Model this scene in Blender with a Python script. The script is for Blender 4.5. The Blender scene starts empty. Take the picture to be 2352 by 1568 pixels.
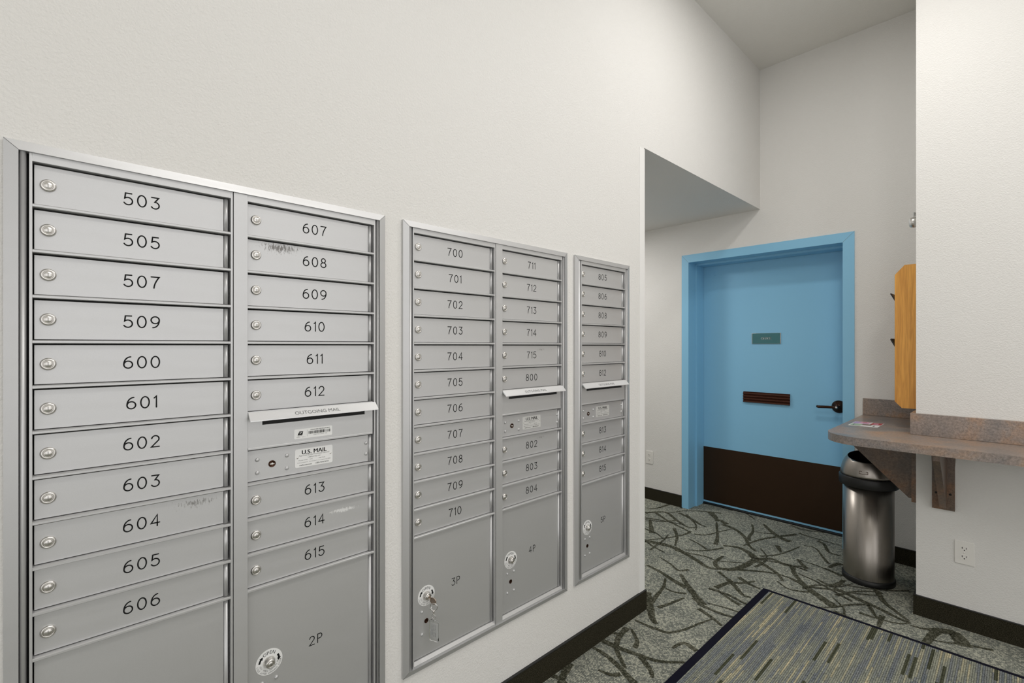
import bpy, bmesh, math, random
from mathutils import Vector, Matrix

# ------------------------------------------------------------------ camera, light, exposure
SC = bpy.context.scene
COL = SC.collection
H, D, TH, L = 1.35, 1.3236, 0.80991, 3.8088        # eye height, camera offset from mail wall, yaw, back wall
CEIL = 3.40

cam_d = bpy.data.cameras.new('camera'); cam = bpy.data.objects.new('camera', cam_d); COL.objects.link(cam)
cam.location = (D, 0.0, H); cam.rotation_euler = (math.pi / 2, 0, TH)
cam_d.sensor_width = 36.0; cam_d.lens = 1106.53 / 2352 * 36.0; cam_d.shift_y = 10.05 / 2352
cam_d.clip_start = 0.02
SC.camera = cam

SC.view_settings.view_transform = 'Standard'; SC.view_settings.look = 'None'
SC.view_settings.gamma = 1.0; SC.view_settings.use_curve_mapping = False
SC.view_settings.exposure = 0.0

W = bpy.data.worlds.new('world'); SC.world = W; W.use_nodes = True
bg = W.node_tree.nodes['Background']; bg.inputs[0].default_value = (1.0, 0.99, 0.98, 1); bg.inputs[1].default_value = 1.24

def key_or_fill_lamp(name, x, y, size, power, col=(1.0, 0.977, 0.945), z=CEIL - 0.03):
    l = bpy.data.lights.new(name, 'AREA'); l.energy = power; l.color = col
    if isinstance(size, tuple): l.shape = 'RECTANGLE'; l.size, l.size_y = size
    else: l.shape = 'DISK'; l.size = size
    o = bpy.data.objects.new(name, l); o.location = (x, y, z); COL.objects.link(o)
key_or_fill_lamp('key_or_fill_light', 0.92, 2.30, 0.26, 13)
key_or_fill_lamp('key_or_fill_light', 1.80, 0.75, (0.26, 1.25), 18.5)  # added fill lamp, lifts the mail wall
key_or_fill_lamp('key_or_fill_light', 2.30, 1.70, 0.30, 9)  # added fill lamp for general brightness
key_or_fill_lamp('corridor_fill_light', -1.30, 3.00, 0.30, 11, z=2.34)  # added fill lamp, brightens the soffit and back wall

random.seed(7)

# ------------------------------------------------------------------ materials
def new_mat(name):
    m = bpy.data.materials.new(name); m.use_nodes = True
    nt = m.node_tree; b = nt.nodes['Principled BSDF']
    return m, nt, b

def nd(nt, typ, **kw):
    n = nt.nodes.new(typ)
    for k, v in kw.items():
        setattr(n, k, v)
    return n

def setin(n, **kw):
    for k, v in kw.items():
        n.inputs[k.replace('_', ' ')].default_value = v

def plain(name, col, rough=0.5, metal=0.0, bump=0.0, bscale=300.0, spec=None, coat=0.0):
    m, nt, b = new_mat(name)
    b.inputs['Base Color'].default_value = (*col, 1); b.inputs['Roughness'].default_value = rough
    b.inputs['Metallic'].default_value = metal
    if spec is not None: b.inputs['Specular IOR Level'].default_value = spec
    if coat: b.inputs['Coat Weight'].default_value = coat
    tc = nd(nt, 'ShaderNodeTexCoord'); no = nd(nt, 'ShaderNodeTexNoise')
    no.inputs['Scale'].default_value = bscale; no.inputs['Detail'].default_value = 3
    nt.links.new(tc.outputs['Object'], no.inputs['Vector'])
    if bump:
        bp = nd(nt, 'ShaderNodeBump'); bp.inputs['Strength'].default_value = bump; bp.inputs['Distance'].default_value = 0.001
        nt.links.new(no.outputs['Fac'], bp.inputs['Height']); nt.links.new(bp.outputs['Normal'], b.inputs['Normal'])
    else:
        mr = nd(nt, 'ShaderNodeMapRange'); setin(mr, To_Min=max(rough - 0.04, 0), To_Max=rough + 0.04)
        nt.links.new(no.outputs['Fac'], mr.inputs['Value']); nt.links.new(mr.outputs['Result'], b.inputs['Roughness'])
    return m

def wall_paint(name, col, scale=185.0, strength=0.27):
    m, nt, b = new_mat(name)
    b.inputs['Roughness'].default_value = 0.62; b.inputs['Specular IOR Level'].default_value = 0.3
    tc = nd(nt, 'ShaderNodeTexCoord')
    n1 = nd(nt, 'ShaderNodeTexNoise'); setin(n1, Scale=scale, Detail=2.0, Roughness=0.5, Distortion=0.25)
    n2 = nd(nt, 'ShaderNodeTexNoise'); setin(n2, Scale=1.3, Detail=2.0)
    nt.links.new(tc.outputs['Object'], n1.inputs['Vector']); nt.links.new(tc.outputs['Object'], n2.inputs['Vector'])
    cr = nd(nt, 'ShaderNodeValToRGB'); cr.color_ramp.elements[0].position = 0.28; cr.color_ramp.elements[1].position = 0.74
    nt.links.new(n1.outputs['Fac'], cr.inputs['Fac'])
    bp = nd(nt, 'ShaderNodeBump'); setin(bp, Strength=strength, Distance=0.004)
    nt.links.new(cr.outputs['Color'], bp.inputs['Height']); nt.links.new(bp.outputs['Normal'], b.inputs['Normal'])
    mx = nd(nt, 'ShaderNodeMix', data_type='RGBA')
    mx.inputs[6].default_value = (*col, 1); mx.inputs[7].default_value = (col[0] * 0.96, col[1] * 0.955, col[2] * 0.94, 1)
    nt.links.new(n2.outputs['Fac'], mx.inputs[0]); nt.links.new(mx.outputs[2], b.inputs['Base Color'])
    return m

def aluminium(name, col=(0.595, 0.595, 0.597), rough=0.40, metal=0.60, scuff=None):
    """scuff = (cy, cz, ry, rz, colour, threshold): a worn patch, in the door's own coordinates"""
    m, nt, b = new_mat(name)
    b.inputs['Metallic'].default_value = metal; b.inputs['Roughness'].default_value = rough
    tc = nd(nt, 'ShaderNodeTexCoord')
    n1 = nd(nt, 'ShaderNodeTexNoise'); setin(n1, Scale=900.0, Detail=2.0)
    nt.links.new(tc.outputs['Object'], n1.inputs['Vector'])
    mp = nd(nt, 'ShaderNodeMapping'); mp.inputs['Scale'].default_value = (30, 6, 60)
    n2 = nd(nt, 'ShaderNodeTexNoise'); setin(n2, Scale=1.0, Detail=3.0)
    nt.links.new(tc.outputs['Object'], mp.inputs['Vector']); nt.links.new(mp.outputs['Vector'], n2.inputs['Vector'])
    mr = nd(nt, 'ShaderNodeMapRange'); setin(mr, To_Min=rough - 0.05, To_Max=rough + 0.06)
    nt.links.new(n2.outputs['Fac'], mr.inputs['Value']); nt.links.new(mr.outputs['Result'], b.inputs['Roughness'])
    mx = nd(nt, 'ShaderNodeMix', data_type='RGBA')
    mx.inputs[6].default_value = (col[0] * .95, col[1] * .95, col[2] * .95, 1)
    mx.inputs[7].default_value = (col[0] * 1.05, col[1] * 1.05, col[2] * 1.05, 1)
    nt.links.new(n1.outputs['Fac'], mx.inputs[0])
    out = mx.outputs[2]
    bp = nd(nt, 'ShaderNodeBump'); setin(bp, Strength=0.12, Distance=0.0004)
    nt.links.new(n1.outputs['Fac'], bp.inputs['Height']); nt.links.new(bp.outputs['Normal'], b.inputs['Normal'])
    if scuff:
        cy, cz, ry, rz, sc, thr = scuff
        m2 = nd(nt, 'ShaderNodeMapping', vector_type='POINT')
        m2.inputs['Location'].default_value = (0, -cy / ry, -cz / rz); m2.inputs['Scale'].default_value = (0, 1 / ry, 1 / rz)
        nt.links.new(tc.outputs['Object'], m2.inputs['Vector'])
        ln = nd(nt, 'ShaderNodeVectorMath', operation='LENGTH'); nt.links.new(m2.outputs['Vector'], ln.inputs[0])
        n3 = nd(nt, 'ShaderNodeTexNoise'); setin(n3, Scale=1.0, Detail=6.0, Roughness=0.7)
        m3 = nd(nt, 'ShaderNodeMapping'); m3.inputs['Scale'].default_value = (1, 260, 90); m3.inputs['Rotation'].default_value = (0.5, 0, 0)
        nt.links.new(tc.outputs['Object'], m3.inputs['Vector']); nt.links.new(m3.outputs['Vector'], n3.inputs['Vector'])
        sub = nd(nt, 'ShaderNodeMath', operation='SUBTRACT'); nt.links.new(n3.outputs['Fac'], sub.inputs[0])
        ml = nd(nt, 'ShaderNodeMath', operation='MULTIPLY'); ml.inputs[1].default_value = 0.32
        nt.links.new(ln.outputs['Value'], ml.inputs[0]); nt.links.new(ml.outputs[0], sub.inputs[1])
        rp = nd(nt, 'ShaderNodeMapRange'); setin(rp, From_Min=thr, From_Max=thr + 0.12, To_Min=0.0, To_Max=0.85)
        nt.links.new(sub.outputs[0], rp.inputs['Value'])
        mz = nd(nt, 'ShaderNodeMix', data_type='RGBA'); mz.inputs[7].default_value = (*sc, 1)
        nt.links.new(rp.outputs['Result'], mz.inputs[0]); nt.links.new(out, mz.inputs[6]); out = mz.outputs[2]
    nt.links.new(out, b.inputs['Base Color'])
    return m

def laminate(name, dim=1.0):
    m, nt, b = new_mat(name)
    b.inputs['Roughness'].default_value = 0.30; b.inputs['Specular IOR Level'].default_value = 0.6
    tc = nd(nt, 'ShaderNodeTexCoord')
    n1 = nd(nt, 'ShaderNodeTexNoise'); setin(n1, Scale=4.0, Detail=4.0, Roughness=0.62, Distortion=0.7)
    n2 = nd(nt, 'ShaderNodeTexNoise'); setin(n2, Scale=105.0, Detail=8.0, Roughness=0.78, Distortion=0.4)
    for n in (n1, n2): nt.links.new(tc.outputs['Object'], n.inputs['Vector'])
    c1 = nd(nt, 'ShaderNodeValToRGB'); e = c1.color_ramp.elements
    e[0].position = 0.36; e[0].color = (0.155, 0.146, 0.145, 1)
    e[1].position = 0.68; e[1].color = (0.335, 0.205, 0.125, 1)
    k = c1.color_ramp.elements.new(0.52); k.color = (0.235, 0.195, 0.172, 1)
    nt.links.new(n1.outputs['Fac'], c1.inputs['Fac'])
    c2 = nd(nt, 'ShaderNodeValToRGB'); e = c2.color_ramp.elements
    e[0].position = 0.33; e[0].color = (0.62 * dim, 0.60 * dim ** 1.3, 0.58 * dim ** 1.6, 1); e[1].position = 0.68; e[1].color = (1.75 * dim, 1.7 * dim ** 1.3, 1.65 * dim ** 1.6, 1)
    nt.links.new(n2.outputs['Fac'], c2.inputs['Fac'])
    mx = nd(nt, 'ShaderNodeMix', data_type='RGBA', blend_type='MULTIPLY'); mx.inputs[0].default_value = 1
    nt.links.new(c1.outputs['Color'], mx.inputs[6]); nt.links.new(c2.outputs['Color'], mx.inputs[7])
    nt.links.new(mx.outputs[2], b.inputs['Base Color'])
    return m

def oak(name):
    m, nt, b = new_mat(name)
    b.inputs['Roughness'].default_value = 0.38; b.inputs['Coat Weight'].default_value = 0.25
    tc = nd(nt, 'ShaderNodeTexCoord'); mp = nd(nt, 'ShaderNodeMapping'); mp.inputs['Scale'].default_value = (22, 22, 1.6)
    nt.links.new(tc.outputs['Object'], mp.inputs['Vector'])
    n1 = nd(nt, 'ShaderNodeTexNoise'); setin(n1, Scale=1.6, Detail=5.0, Roughness=0.6, Distortion=1.4)
    nt.links.new(mp.outputs['Vector'], n1.inputs['Vector'])
    mp2 = nd(nt, 'ShaderNodeMapping'); mp2.inputs['Scale'].default_value = (260, 260, 9)
    nt.links.new(tc.outputs['Object'], mp2.inputs['Vector'])
    n2 = nd(nt, 'ShaderNodeTexNoise'); setin(n2, Scale=1.0, Detail=3.0)
    nt.links.new(mp2.outputs['Vector'], n2.inputs['Vector'])
    ad = nd(nt, 'ShaderNodeMath', operation='MULTIPLY_ADD'); ad.inputs[1].default_value = 0.5
    nt.links.new(n2.outputs['Fac'], ad.inputs[0]); nt.links.new(n1.outputs['Fac'], ad.inputs[2])
    cr = nd(nt, 'ShaderNodeValToRGB'); e = cr.color_ramp.elements
    e[0].position = 0.45; e[0].color = (0.50, 0.20, 0.026, 1); e[1].position = 0.95; e[1].color = (0.88, 0.44, 0.085, 1)
    nt.links.new(ad.outputs[0], cr.inputs['Fac']); nt.links.new(cr.outputs['Color'], b.inputs['Base Color'])
    return m

def carpet(name, dark, mid, light, stroke=False):
    m, nt, b = new_mat(name)
    b.inputs['Roughness'].default_value = 0.95; b.inputs['Specular IOR Level'].default_value = 0.08
    tc = nd(nt, 'ShaderNodeTexCoord')
    mp = nd(nt, 'ShaderNodeMapping'); mp.inputs['Scale'].default_value = (150, 128.2, 1)      # loop rows run along X
    nt.links.new(tc.outputs['Object'], mp.inputs['Vector'])
    vo = nd(nt, 'ShaderNodeTexVoronoi', feature='F1'); setin(vo, Scale=1.0, Randomness=0.75)
    nt.links.new(mp.outputs['Vector'], vo.inputs['Vector'])
    wv = nd(nt, 'ShaderNodeTexNoise'); setin(wv, Scale=4.5, Detail=4.0, Roughness=0.65)
    nt.links.new(tc.outputs['Object'], wv.inputs['Vector'])
    sp = nd(nt, 'ShaderNodeSeparateColor'); nt.links.new(vo.outputs['Color'], sp.inputs['Color'])
    a1 = nd(nt, 'ShaderNodeMath', operation='MULTIPLY_ADD'); a1.inputs[1].default_value = 1.2; a1.inputs[2].default_value = -0.60
    nt.links.new(wv.outputs['Fac'], a1.inputs[0])
    a2 = nd(nt, 'ShaderNodeMath', operation='ADD'); nt.links.new(sp.outputs[0], a2.inputs[0]); nt.links.new(a1.outputs[0], a2.inputs[1])
    cr = nd(nt, 'ShaderNodeValToRGB'); e = cr.color_ramp.elements
    e[0].position = 0.18; e[0].color = (*dark, 1); e[1].position = 0.92; e[1].color = (*light, 1)
    k = cr.color_ramp.elements.new(0.5); k.color = (*mid, 1)
    nt.links.new(a2.outputs[0], cr.inputs['Fac'])
    # rows: dark furrow between the loops
    sx = nd(nt, 'ShaderNodeSeparateXYZ'); nt.links.new(tc.outputs['Object'], sx.inputs[0])
    fr = nd(nt, 'ShaderNodeMath', operation='MULTIPLY'); fr.inputs[1].default_value = 2 * math.pi / 0.0078
    nt.links.new(sx.outputs['Y'], fr.inputs[0])
    sn = nd(nt, 'ShaderNodeMath', operation='SINE'); nt.links.new(fr.outputs[0], sn.inputs[0])
    mr = nd(nt, 'ShaderNodeMapRange'); setin(mr, From_Min=-1.0, From_Max=0.6, To_Min=0.60, To_Max=1.12)
    nt.links.new(sn.outputs[0], mr.inputs['Value'])
    mx = nd(nt, 'ShaderNodeMix', data_type='RGBA', blend_type='MULTIPLY'); mx.inputs[0].default_value = 1
    nt.links.new(cr.outputs['Color'], mx.inputs[6]); nt.links.new(mr.outputs['Result'], mx.inputs[7])
    nt.links.new(mx.outputs[2], b.inputs['Base Color'])
    bp = nd(nt, 'ShaderNodeBump'); setin(bp, Strength=0.6, Distance=0.003); bp.invert = True
    nt.links.new(vo.outputs['Distance'], bp.inputs['Height']); nt.links.new(bp.outputs['Normal'], b.inputs['Normal'])
    return m

def mat_weave(name):
    m, nt, b = new_mat(name)
    b.inputs['Roughness'].default_value = 0.95; b.inputs['Specular IOR Level'].default_value = 0.08
    tc = nd(nt, 'ShaderNodeTexCoord'); sx = nd(nt, 'ShaderNodeSeparateXYZ'); nt.links.new(tc.outputs['Object'], sx.inputs[0])
    def cell(sock, size):
        d = nd(nt, 'ShaderNodeMath', operation='DIVIDE'); d.inputs[1].default_value = size; nt.links.new(sock, d.inputs[0])
        f = nd(nt, 'ShaderNodeMath', operation='FLOOR'); nt.links.new(d.outputs[0], f.inputs[0]); return d.outputs[0], f.outputs[0]
    def wn(dim, *socks):
        w = nd(nt, 'ShaderNodeTexWhiteNoise', noise_dimensions=dim)
        if dim == '1D': nt.links.new(socks[0], w.inputs['W'])
        else:
            c = nd(nt, 'ShaderNodeCombineXYZ')
            for i, s in enumerate(socks): nt.links.new(s, c.inputs[i])
            nt.links.new(c.outputs[0], w.inputs['Vector'])
        return w.outputs['Value']
    CW = 0.0070
    xf, xi = cell(sx.outputs['X'], CW)
    # along-cord position shifted per cord, cut in long runs
    off = wn('1D', xi)
    yo = nd(nt, 'ShaderNodeMath', operation='MULTIPLY_ADD'); yo.inputs[1].default_value = 3.0
    nt.links.new(off, yo.inputs[0]); nt.links.new(sx.outputs['Y'], yo.inputs[2])
    _, yi = cell(yo.outputs[0], 0.34)
    v = wn('2D', xi, yi)
    # broad colour drift across the mat
    _, bi = cell(sx.outputs['X'], 0.062)
    bn = nd(nt, 'ShaderNodeTexNoise'); setin(bn, Scale=9.0, Detail=2.0)
    mp = nd(nt, 'ShaderNodeMapping'); mp.inputs['Scale'].default_value = (1.4, 0.28, 1); nt.links.new(tc.outputs['Object'], mp.inputs['Vector'])
    nt.links.new(mp.outputs['Vector'], bn.inputs['Vector'])
    a = nd(nt, 'ShaderNodeMath', operation='MULTIPLY_ADD'); a.inputs[1].default_value = 1.3; a.inputs[2].default_value = -0.55
    nt.links.new(bn.outputs['Fac'], a.inputs[0])
    s = nd(nt, 'ShaderNodeMath', operation='MULTIPLY_ADD'); s.inputs[1].default_value = 0.72
    nt.links.new(v, s.inputs[0]); nt.links.new(a.outputs[0], s.inputs[2])
    cr = nd(nt, 'ShaderNodeValToRGB'); cr.color_ramp.interpolation = 'LINEAR'; e = cr.color_ramp.elements
    e[0].position = 0.0; e[0].color = (0.150, 0.167, 0.180, 1); e[1].position = 1.0; e[1].color = (0.50, 0.44, 0.29, 1)
    for p, c in ((0.25, (0.190, 0.202, 0.205)), (0.45, (0.225, 0.236, 0.198)), (0.66, (0.28, 0.285, 0.225)), (0.80, (0.40, 0.365, 0.245))):
        k = e.new(p); k.color = (*c, 1)
    nt.links.new(s.outputs[0], cr.inputs['Fac'])
    # dark olive dashes, three cords wide
    _, xd = cell(sx.outputs['X'], 0.0115)
    od = wn('1D', xd)
    yd0 = nd(nt, 'ShaderNodeMath', operation='MULTIPLY_ADD'); yd0.inputs[1].default_value = 5.0
    nt.links.new(od, yd0.inputs[0]); nt.links.new(sx.outputs['Y'], yd0.inputs[2])
    _, yd = cell(yd0.outputs[0], 0.19)
    vd = wn('2D', yd, xd)
    gt = nd(nt, 'ShaderNodeMath', operation='GREATER_THAN'); gt.inputs[1].default_value = 0.935; nt.links.new(vd, gt.inputs[0])
    md = nd(nt, 'ShaderNodeMix', data_type='RGBA'); md.inputs[7].default_value = (0.070, 0.073, 0.046, 1)
    nt.links.new(gt.outputs[0], md.inputs[0]); nt.links.new(cr.outputs['Color'], md.inputs[6])
    # loops along each cord and furrow between cords
    fx = nd(nt, 'ShaderNodeMath', operation='FRACT'); nt.links.new(xf, fx.inputs[0])
    pp = nd(nt, 'ShaderNodeMath', operation='PINGPONG'); pp.inputs[1].default_value = 0.5; nt.links.new(fx.outputs[0], pp.inputs[0])
    m1 = nd(nt, 'ShaderNodeMapRange'); setin(m1, From_Min=0.0, From_Max=0.28, To_Min=0.45, To_Max=1.1); nt.links.new(pp.outputs[0], m1.inputs['Value'])
    nz = nd(nt, 'ShaderNodeTexNoise'); setin(nz, Scale=210.0, Detail=1.0); nt.links.new(tc.outputs['Object'], nz.inputs['Vector'])
    m2 = nd(nt, 'ShaderNodeMapRange'); setin(m2, From_Min=0.3, From_Max=0.7, To_Min=0.6, To_Max=1.35); nt.links.new(nz.outputs['Fac'], m2.inputs['Value'])
    mu = nd(nt, 'ShaderNodeMath', operation='MULTIPLY'); nt.links.new(m1.outputs['Result'], mu.inputs[0]); nt.links.new(m2.outputs['Result'], mu.inputs[1])
    mx = nd(nt, 'ShaderNodeMix', data_type='RGBA', blend_type='MULTIPLY'); mx.inputs[0].default_value = 1
    nt.links.new(md.outputs[2], mx.inputs[6]); nt.links.new(mu.outputs[0], mx.inputs[7])
    nt.links.new(mx.outputs[2], b.inputs['Base Color'])
    bp = nd(nt, 'ShaderNodeBump'); setin(bp, Strength=0.5, Distance=0.002)
    nt.links.new(mu.outputs[0], bp.inputs['Height']); nt.links.new(bp.outputs['Normal'], b.inputs['Normal'])
    return m

def speckle(name, a, c, scale=420.0, rough=0.95):
    m, nt, b = new_mat(name); b.inputs['Roughness'].default_value = rough; b.inputs['Specular IOR Level'].default_value = 0.08
    tc = nd(nt, 'ShaderNodeTexCoord'); n = nd(nt, 'ShaderNodeTexNoise'); setin(n, Scale=scale, Detail=2.0)
    nt.links.new(tc.outputs['Object'], n.inputs['Vector'])
    cr = nd(nt, 'ShaderNodeValToRGB'); e = cr.color_ramp.elements
    e[0].position = 0.42; e[0].color = (*a, 1); e[1].position = 0.66; e[1].color = (*c, 1)
    nt.links.new(n.outputs['Fac'], cr.inputs['Fac']); nt.links.new(cr.outputs['Color'], b.inputs['Base Color'])
    bp = nd(nt, 'ShaderNodeBump'); setin(bp, Strength=0.6, Distance=0.002)
    nt.links.new(n.outputs['Fac'], bp.inputs['Height']); nt.links.new(bp.outputs['Normal'], b.inputs['Normal'])
    return m

def brushed(name, col, rough=0.30):
    m, nt, b = new_mat(name); b.inputs['Metallic'].default_value = 1.0; b.inputs['Base Color'].default_value = (*col, 1)
    b.inputs['Roughness'].default_value = rough
    tc = nd(nt, 'ShaderNodeTexCoord'); mp = nd(nt, 'ShaderNodeMapping'); mp.inputs['Scale'].default_value = (900, 900, 8)
    nt.links.new(tc.outputs['Object'], mp.inputs['Vector'])
    n = nd(nt, 'ShaderNodeTexNoise'); setin(n, Scale=1.0, Detail=2.0); nt.links.new(mp.outputs['Vector'], n.inputs['Vector'])
    mr = nd(nt, 'ShaderNodeMapRange'); setin(mr, To_Min=rough - 0.1, To_Max=rough + 0.14)
    nt.links.new(n.outputs['Fac'], mr.inputs['Value']); nt.links.new(mr.outputs['Result'], b.inputs['Roughness'])
    bp = nd(nt, 'ShaderNodeBump'); setin(bp, Strength=0.1, Distance=0.0005)
    nt.links.new(n.outputs['Fac'], bp.inputs['Height']); nt.links.new(bp.outputs['Normal'], b.inputs['Normal'])
    return m

def clear_plastic(name):
    m, nt, b = new_mat(name)
    b.inputs['Base Color'].default_value = (0.96, 0.97, 0.97, 1); b.inputs['Roughness'].default_value = 0.06
    b.inputs['Transmission Weight'].default_value = 1.0; b.inputs['IOR'].default_value = 1.45
    return m

M = {}
M['wall'] = wall_paint('wall_paint', (0.795, 0.783, 0.762))
M['ceil'] = wall_paint('ceiling_paint', (0.84, 0.825, 0.79), scale=150, strength=0.3)
M['alu'] = aluminium('satin_aluminium')
M['alu_trim'] = aluminium('trim_aluminium', col=(0.57, 0.57, 0.573), rough=0.42, metal=0.65)
M['alu_hood'] = aluminium('bright_aluminium', col=(0.86, 0.86, 0.87), rough=0.34, metal=0.45)
M['alu_608'] = aluminium('scuffed_aluminium', scuff=(-0.085, 0.026, 0.075, 0.020, (0.13, 0.12, 0.11), 0.33))
M['alu_604'] = aluminium('smudged_aluminium', scuff=(0.105, 0.022, 0.085, 0.022, (0.22, 0.21, 0.20), 0.40))
M['alu_614'] = aluminium('scratched_aluminium', scuff=(0.086, 0.012, 0.055, 0.009, (1.0, 1.0, 1.0), 0.28))
M['alu_715'] = aluminium('smeared_aluminium', scuff=(0.06, 0.022, 0.06, 0.014, (0.25, 0.24, 0.23), 0.42))
M['chrome'] = plain('nickel_lock_metal', (0.72, 0.70, 0.67), 0.30, 1.0)
M['brass'] = plain('aged_key_metal', (0.55, 0.44, 0.36), 0.28, 1.0)
M['steel'] = plain('ring_steel', (0.66, 0.65, 0.63), 0.18, 1.0)
M['dark'] = plain('gap_shade', (0.02, 0.02, 0.02), 0.8)  # near-black colour standing for shade in gaps and openings
M['black'] = plain('black_ink', (0.010, 0.010, 0.010), 0.8, spec=0.2)
M['grey_ink'] = plain('grey_ink', (0.16, 0.16, 0.16), 0.5)
M['white'] = plain('white_label', (0.83, 0.83, 0.82), 0.4)
M['plate'] = plain('silver_label', (0.70, 0.70, 0.68), 0.35, 0.3)
M['white_plastic'] = plain('white_plastic', (0.82, 0.80, 0.76), 0.35)
M['guard'] = plain('white_vinyl', (0.86, 0.85, 0.83), 0.45)
M['blue'] = plain('blue_paint', (0.268, 0.575, 0.81), 0.42, 0.0, bump=0.12, bscale=220)
M['teal'] = plain('teal_sign_face', (0.055, 0.185, 0.20), 0.45)
M['kick'] = plain('bronze_kick_plate', (0.045, 0.022, 0.010), 0.42, 0.6)
M['bronze'] = plain('oil_rubbed_bronze', (0.060, 0.026, 0.015), 0.28, 0.85)
M['slotm'] = plain('brown_mail_slot', (0.10, 0.036, 0.022), 0.42, 0.5)
M['laminate'] = laminate('stone_laminate')
M['bracket'] = laminate('shaded_bracket_laminate', 0.52)  # counter laminate with the shade under the counter put into its colour
M['oak'] = oak('golden_oak')
M['carpet'] = carpet('loop_carpet', (0.175, 0.185, 0.162), (0.27, 0.28, 0.24), (0.47, 0.47, 0.385))
M['stroke'] = carpet('carpet_brush_stroke', (0.044, 0.045, 0.030), (0.072, 0.072, 0.050), (0.15, 0.148, 0.112))
M['cove'] = speckle('carpet_base', (0.012, 0.011, 0.006), (0.060, 0.054, 0.036))
M['matw'] = mat_weave('striped_mat_weave')
M['navy'] = speckle('navy_binding', (0.006, 0.006, 0.012), (0.014, 0.014, 0.028), 600)
M['ss'] = brushed('brushed_stainless', (0.36, 0.33, 0.30))
M['rubber'] = plain('black_plastic', (0.008, 0.008, 0.008), 0.45)
M['clear'] = clear_plastic('clear_plastic')
M['violet'] = plain('violet_print', (0.46, 0.33, 0.62), 0.35)
M['pink'] = plain('pink_print', (0.75, 0.35, 0.50), 0.35)
M['red'] = plain('red_print', (0.48, 0.04, 0.045), 0.35)
M['green'] = plain('green_print', (0.35, 0.50, 0.33), 0.35)
M['brownp'] = plain('brown_print', (0.20, 0.13, 0.11), 0.35)

# ------------------------------------------------------------------ mesh helpers
def box(bm, x0, x1, y0, y1, z0, z1, mi=0, bv=0.0, seg=2):
    vs = [bm.verts.new(p) for p in ((x0, y0, z0), (x1, y0, z0), (x1, y1, z0), (x0, y1, z0), (x0, y0, z1), (x1, y0, z1), (x1, y1, z1), (x0, y1, z1))]
    fs = [bm.faces.new([vs[i] for i in q]) for q in ((0, 3, 2, 1), (4, 5, 6, 7), (0, 1, 5, 4), (1, 2, 6, 5), (2, 3, 7, 6), (3, 0, 4, 7))]
    for f in fs: f.material_index = mi
    if bv:
        es = list({e for f in fs for e in f.edges})
        r = bmesh.ops.bevel(bm, geom=es, offset=bv, segments=seg, affect='EDGES', profile=0.5)
        for f in r['faces']: f.material_index = mi; f.smooth = True
    return fs

def prism(bm, poly, map3, d0, d1, mi=0, smooth_side=False):
    """poly in 2D, extruded from d0 to d1; map3(u,v,d)->xyz"""
    a = [bm.verts.new(map3(u, v, d0)) for u, v in poly]; b = [bm.verts.new(map3(u, v, d1)) for u, v in poly]
    n = len(poly); fs = [bm.faces.new(a), bm.faces.new(b[::-1])]
    for i in range(n):
        f = bm.faces.new([a[i], b[i], b[(i + 1) % n], a[(i + 1) % n]]); f.smooth = smooth_side; fs.append(f)
    for f in fs: f.material_index = mi
    return fs

def lathe(bm, prof, c, axis, seg=32, mi=0, smooth=True):
    """prof = [(r, h)] round the axis through c"""
    ax = Vector(axis).normalized(); t = Vector((0, 0, 1)) if abs(ax.z) < 0.9 else Vector((1, 0, 0))
    u = ax.cross(t).normalized(); v = ax.cross(u); c = Vector(c); rings = []
    for r, h in prof:
        if r < 1e-6: rings.append([bm.verts.new(c + ax * h)])
        else: rings.append([bm.verts.new(c + ax * h + (u * math.cos(2 * math.pi * k / seg) + v * math.sin(2 * math.pi * k / seg)) * r) for k in range(seg)])
    for a, b in zip(rings, rings[1:]):
        for k in range(seg):
            q = [a[k % len(a)], a[(k + 1) % len(a)], b[(k + 1) % len(b)], b[k % len(b)]]
            w = []
            for x in q:
                if x not in w: w.append(x)
            if len(w) > 2:
                f = bm.faces.new(w); f.smooth = smooth; f.material_index = mi

def tube(bm, pts, r, seg=8, closed=False, mi=0):
    pts = [Vector(p) for p in pts]; n = len(pts); rings = []
    for i, p in enumerate(pts):
        a = pts[(i - 1) % n] if (closed or i > 0) else p; b = pts[(i + 1) % n] if (closed or i < n - 1) else p
        t = (b - a).normalized(); up = Vector((0, 0, 1)) if abs(t.z) < 0.9 else Vector((1, 0, 0))
        u = t.cross(up).normalized(); v = t.cross(u)
        rings.append([bm.verts.new(p + (u * math.cos(2 * math.pi * k / seg) + v * math.sin(2 * math.pi * k / seg)) * r) for k in range(seg)])
    m = n if closed else n - 1
    for i in range(m):
        a, b = rings[i], rings[(i + 1) % n]
        for k in range(seg):
            f = bm.faces.new([a[k], a[(k + 1) % seg], b[(k + 1) % seg], b[k]]); f.smooth = True; f.material_index = mi
    if not closed:
        for rr in (rings[0][::-1], rings[-1]):
            f = bm.faces.new(rr); f.material_index = mi

def rounded_rect(u0, u1, v0, v1, r, n=4):
    p = []
    for cu, cv, a0 in ((u1 - r, v1 - r, 0), (u0 + r, v1 - r, 90), (u0 + r, v0 + r, 180), (u1 - r, v0 + r, 270)):
        for k in range(n + 1):
            a = math.radians(a0 + 90 * k / n); p.append((cu + r * math.cos(a), cv + r * math.sin(a)))
    return p

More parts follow.
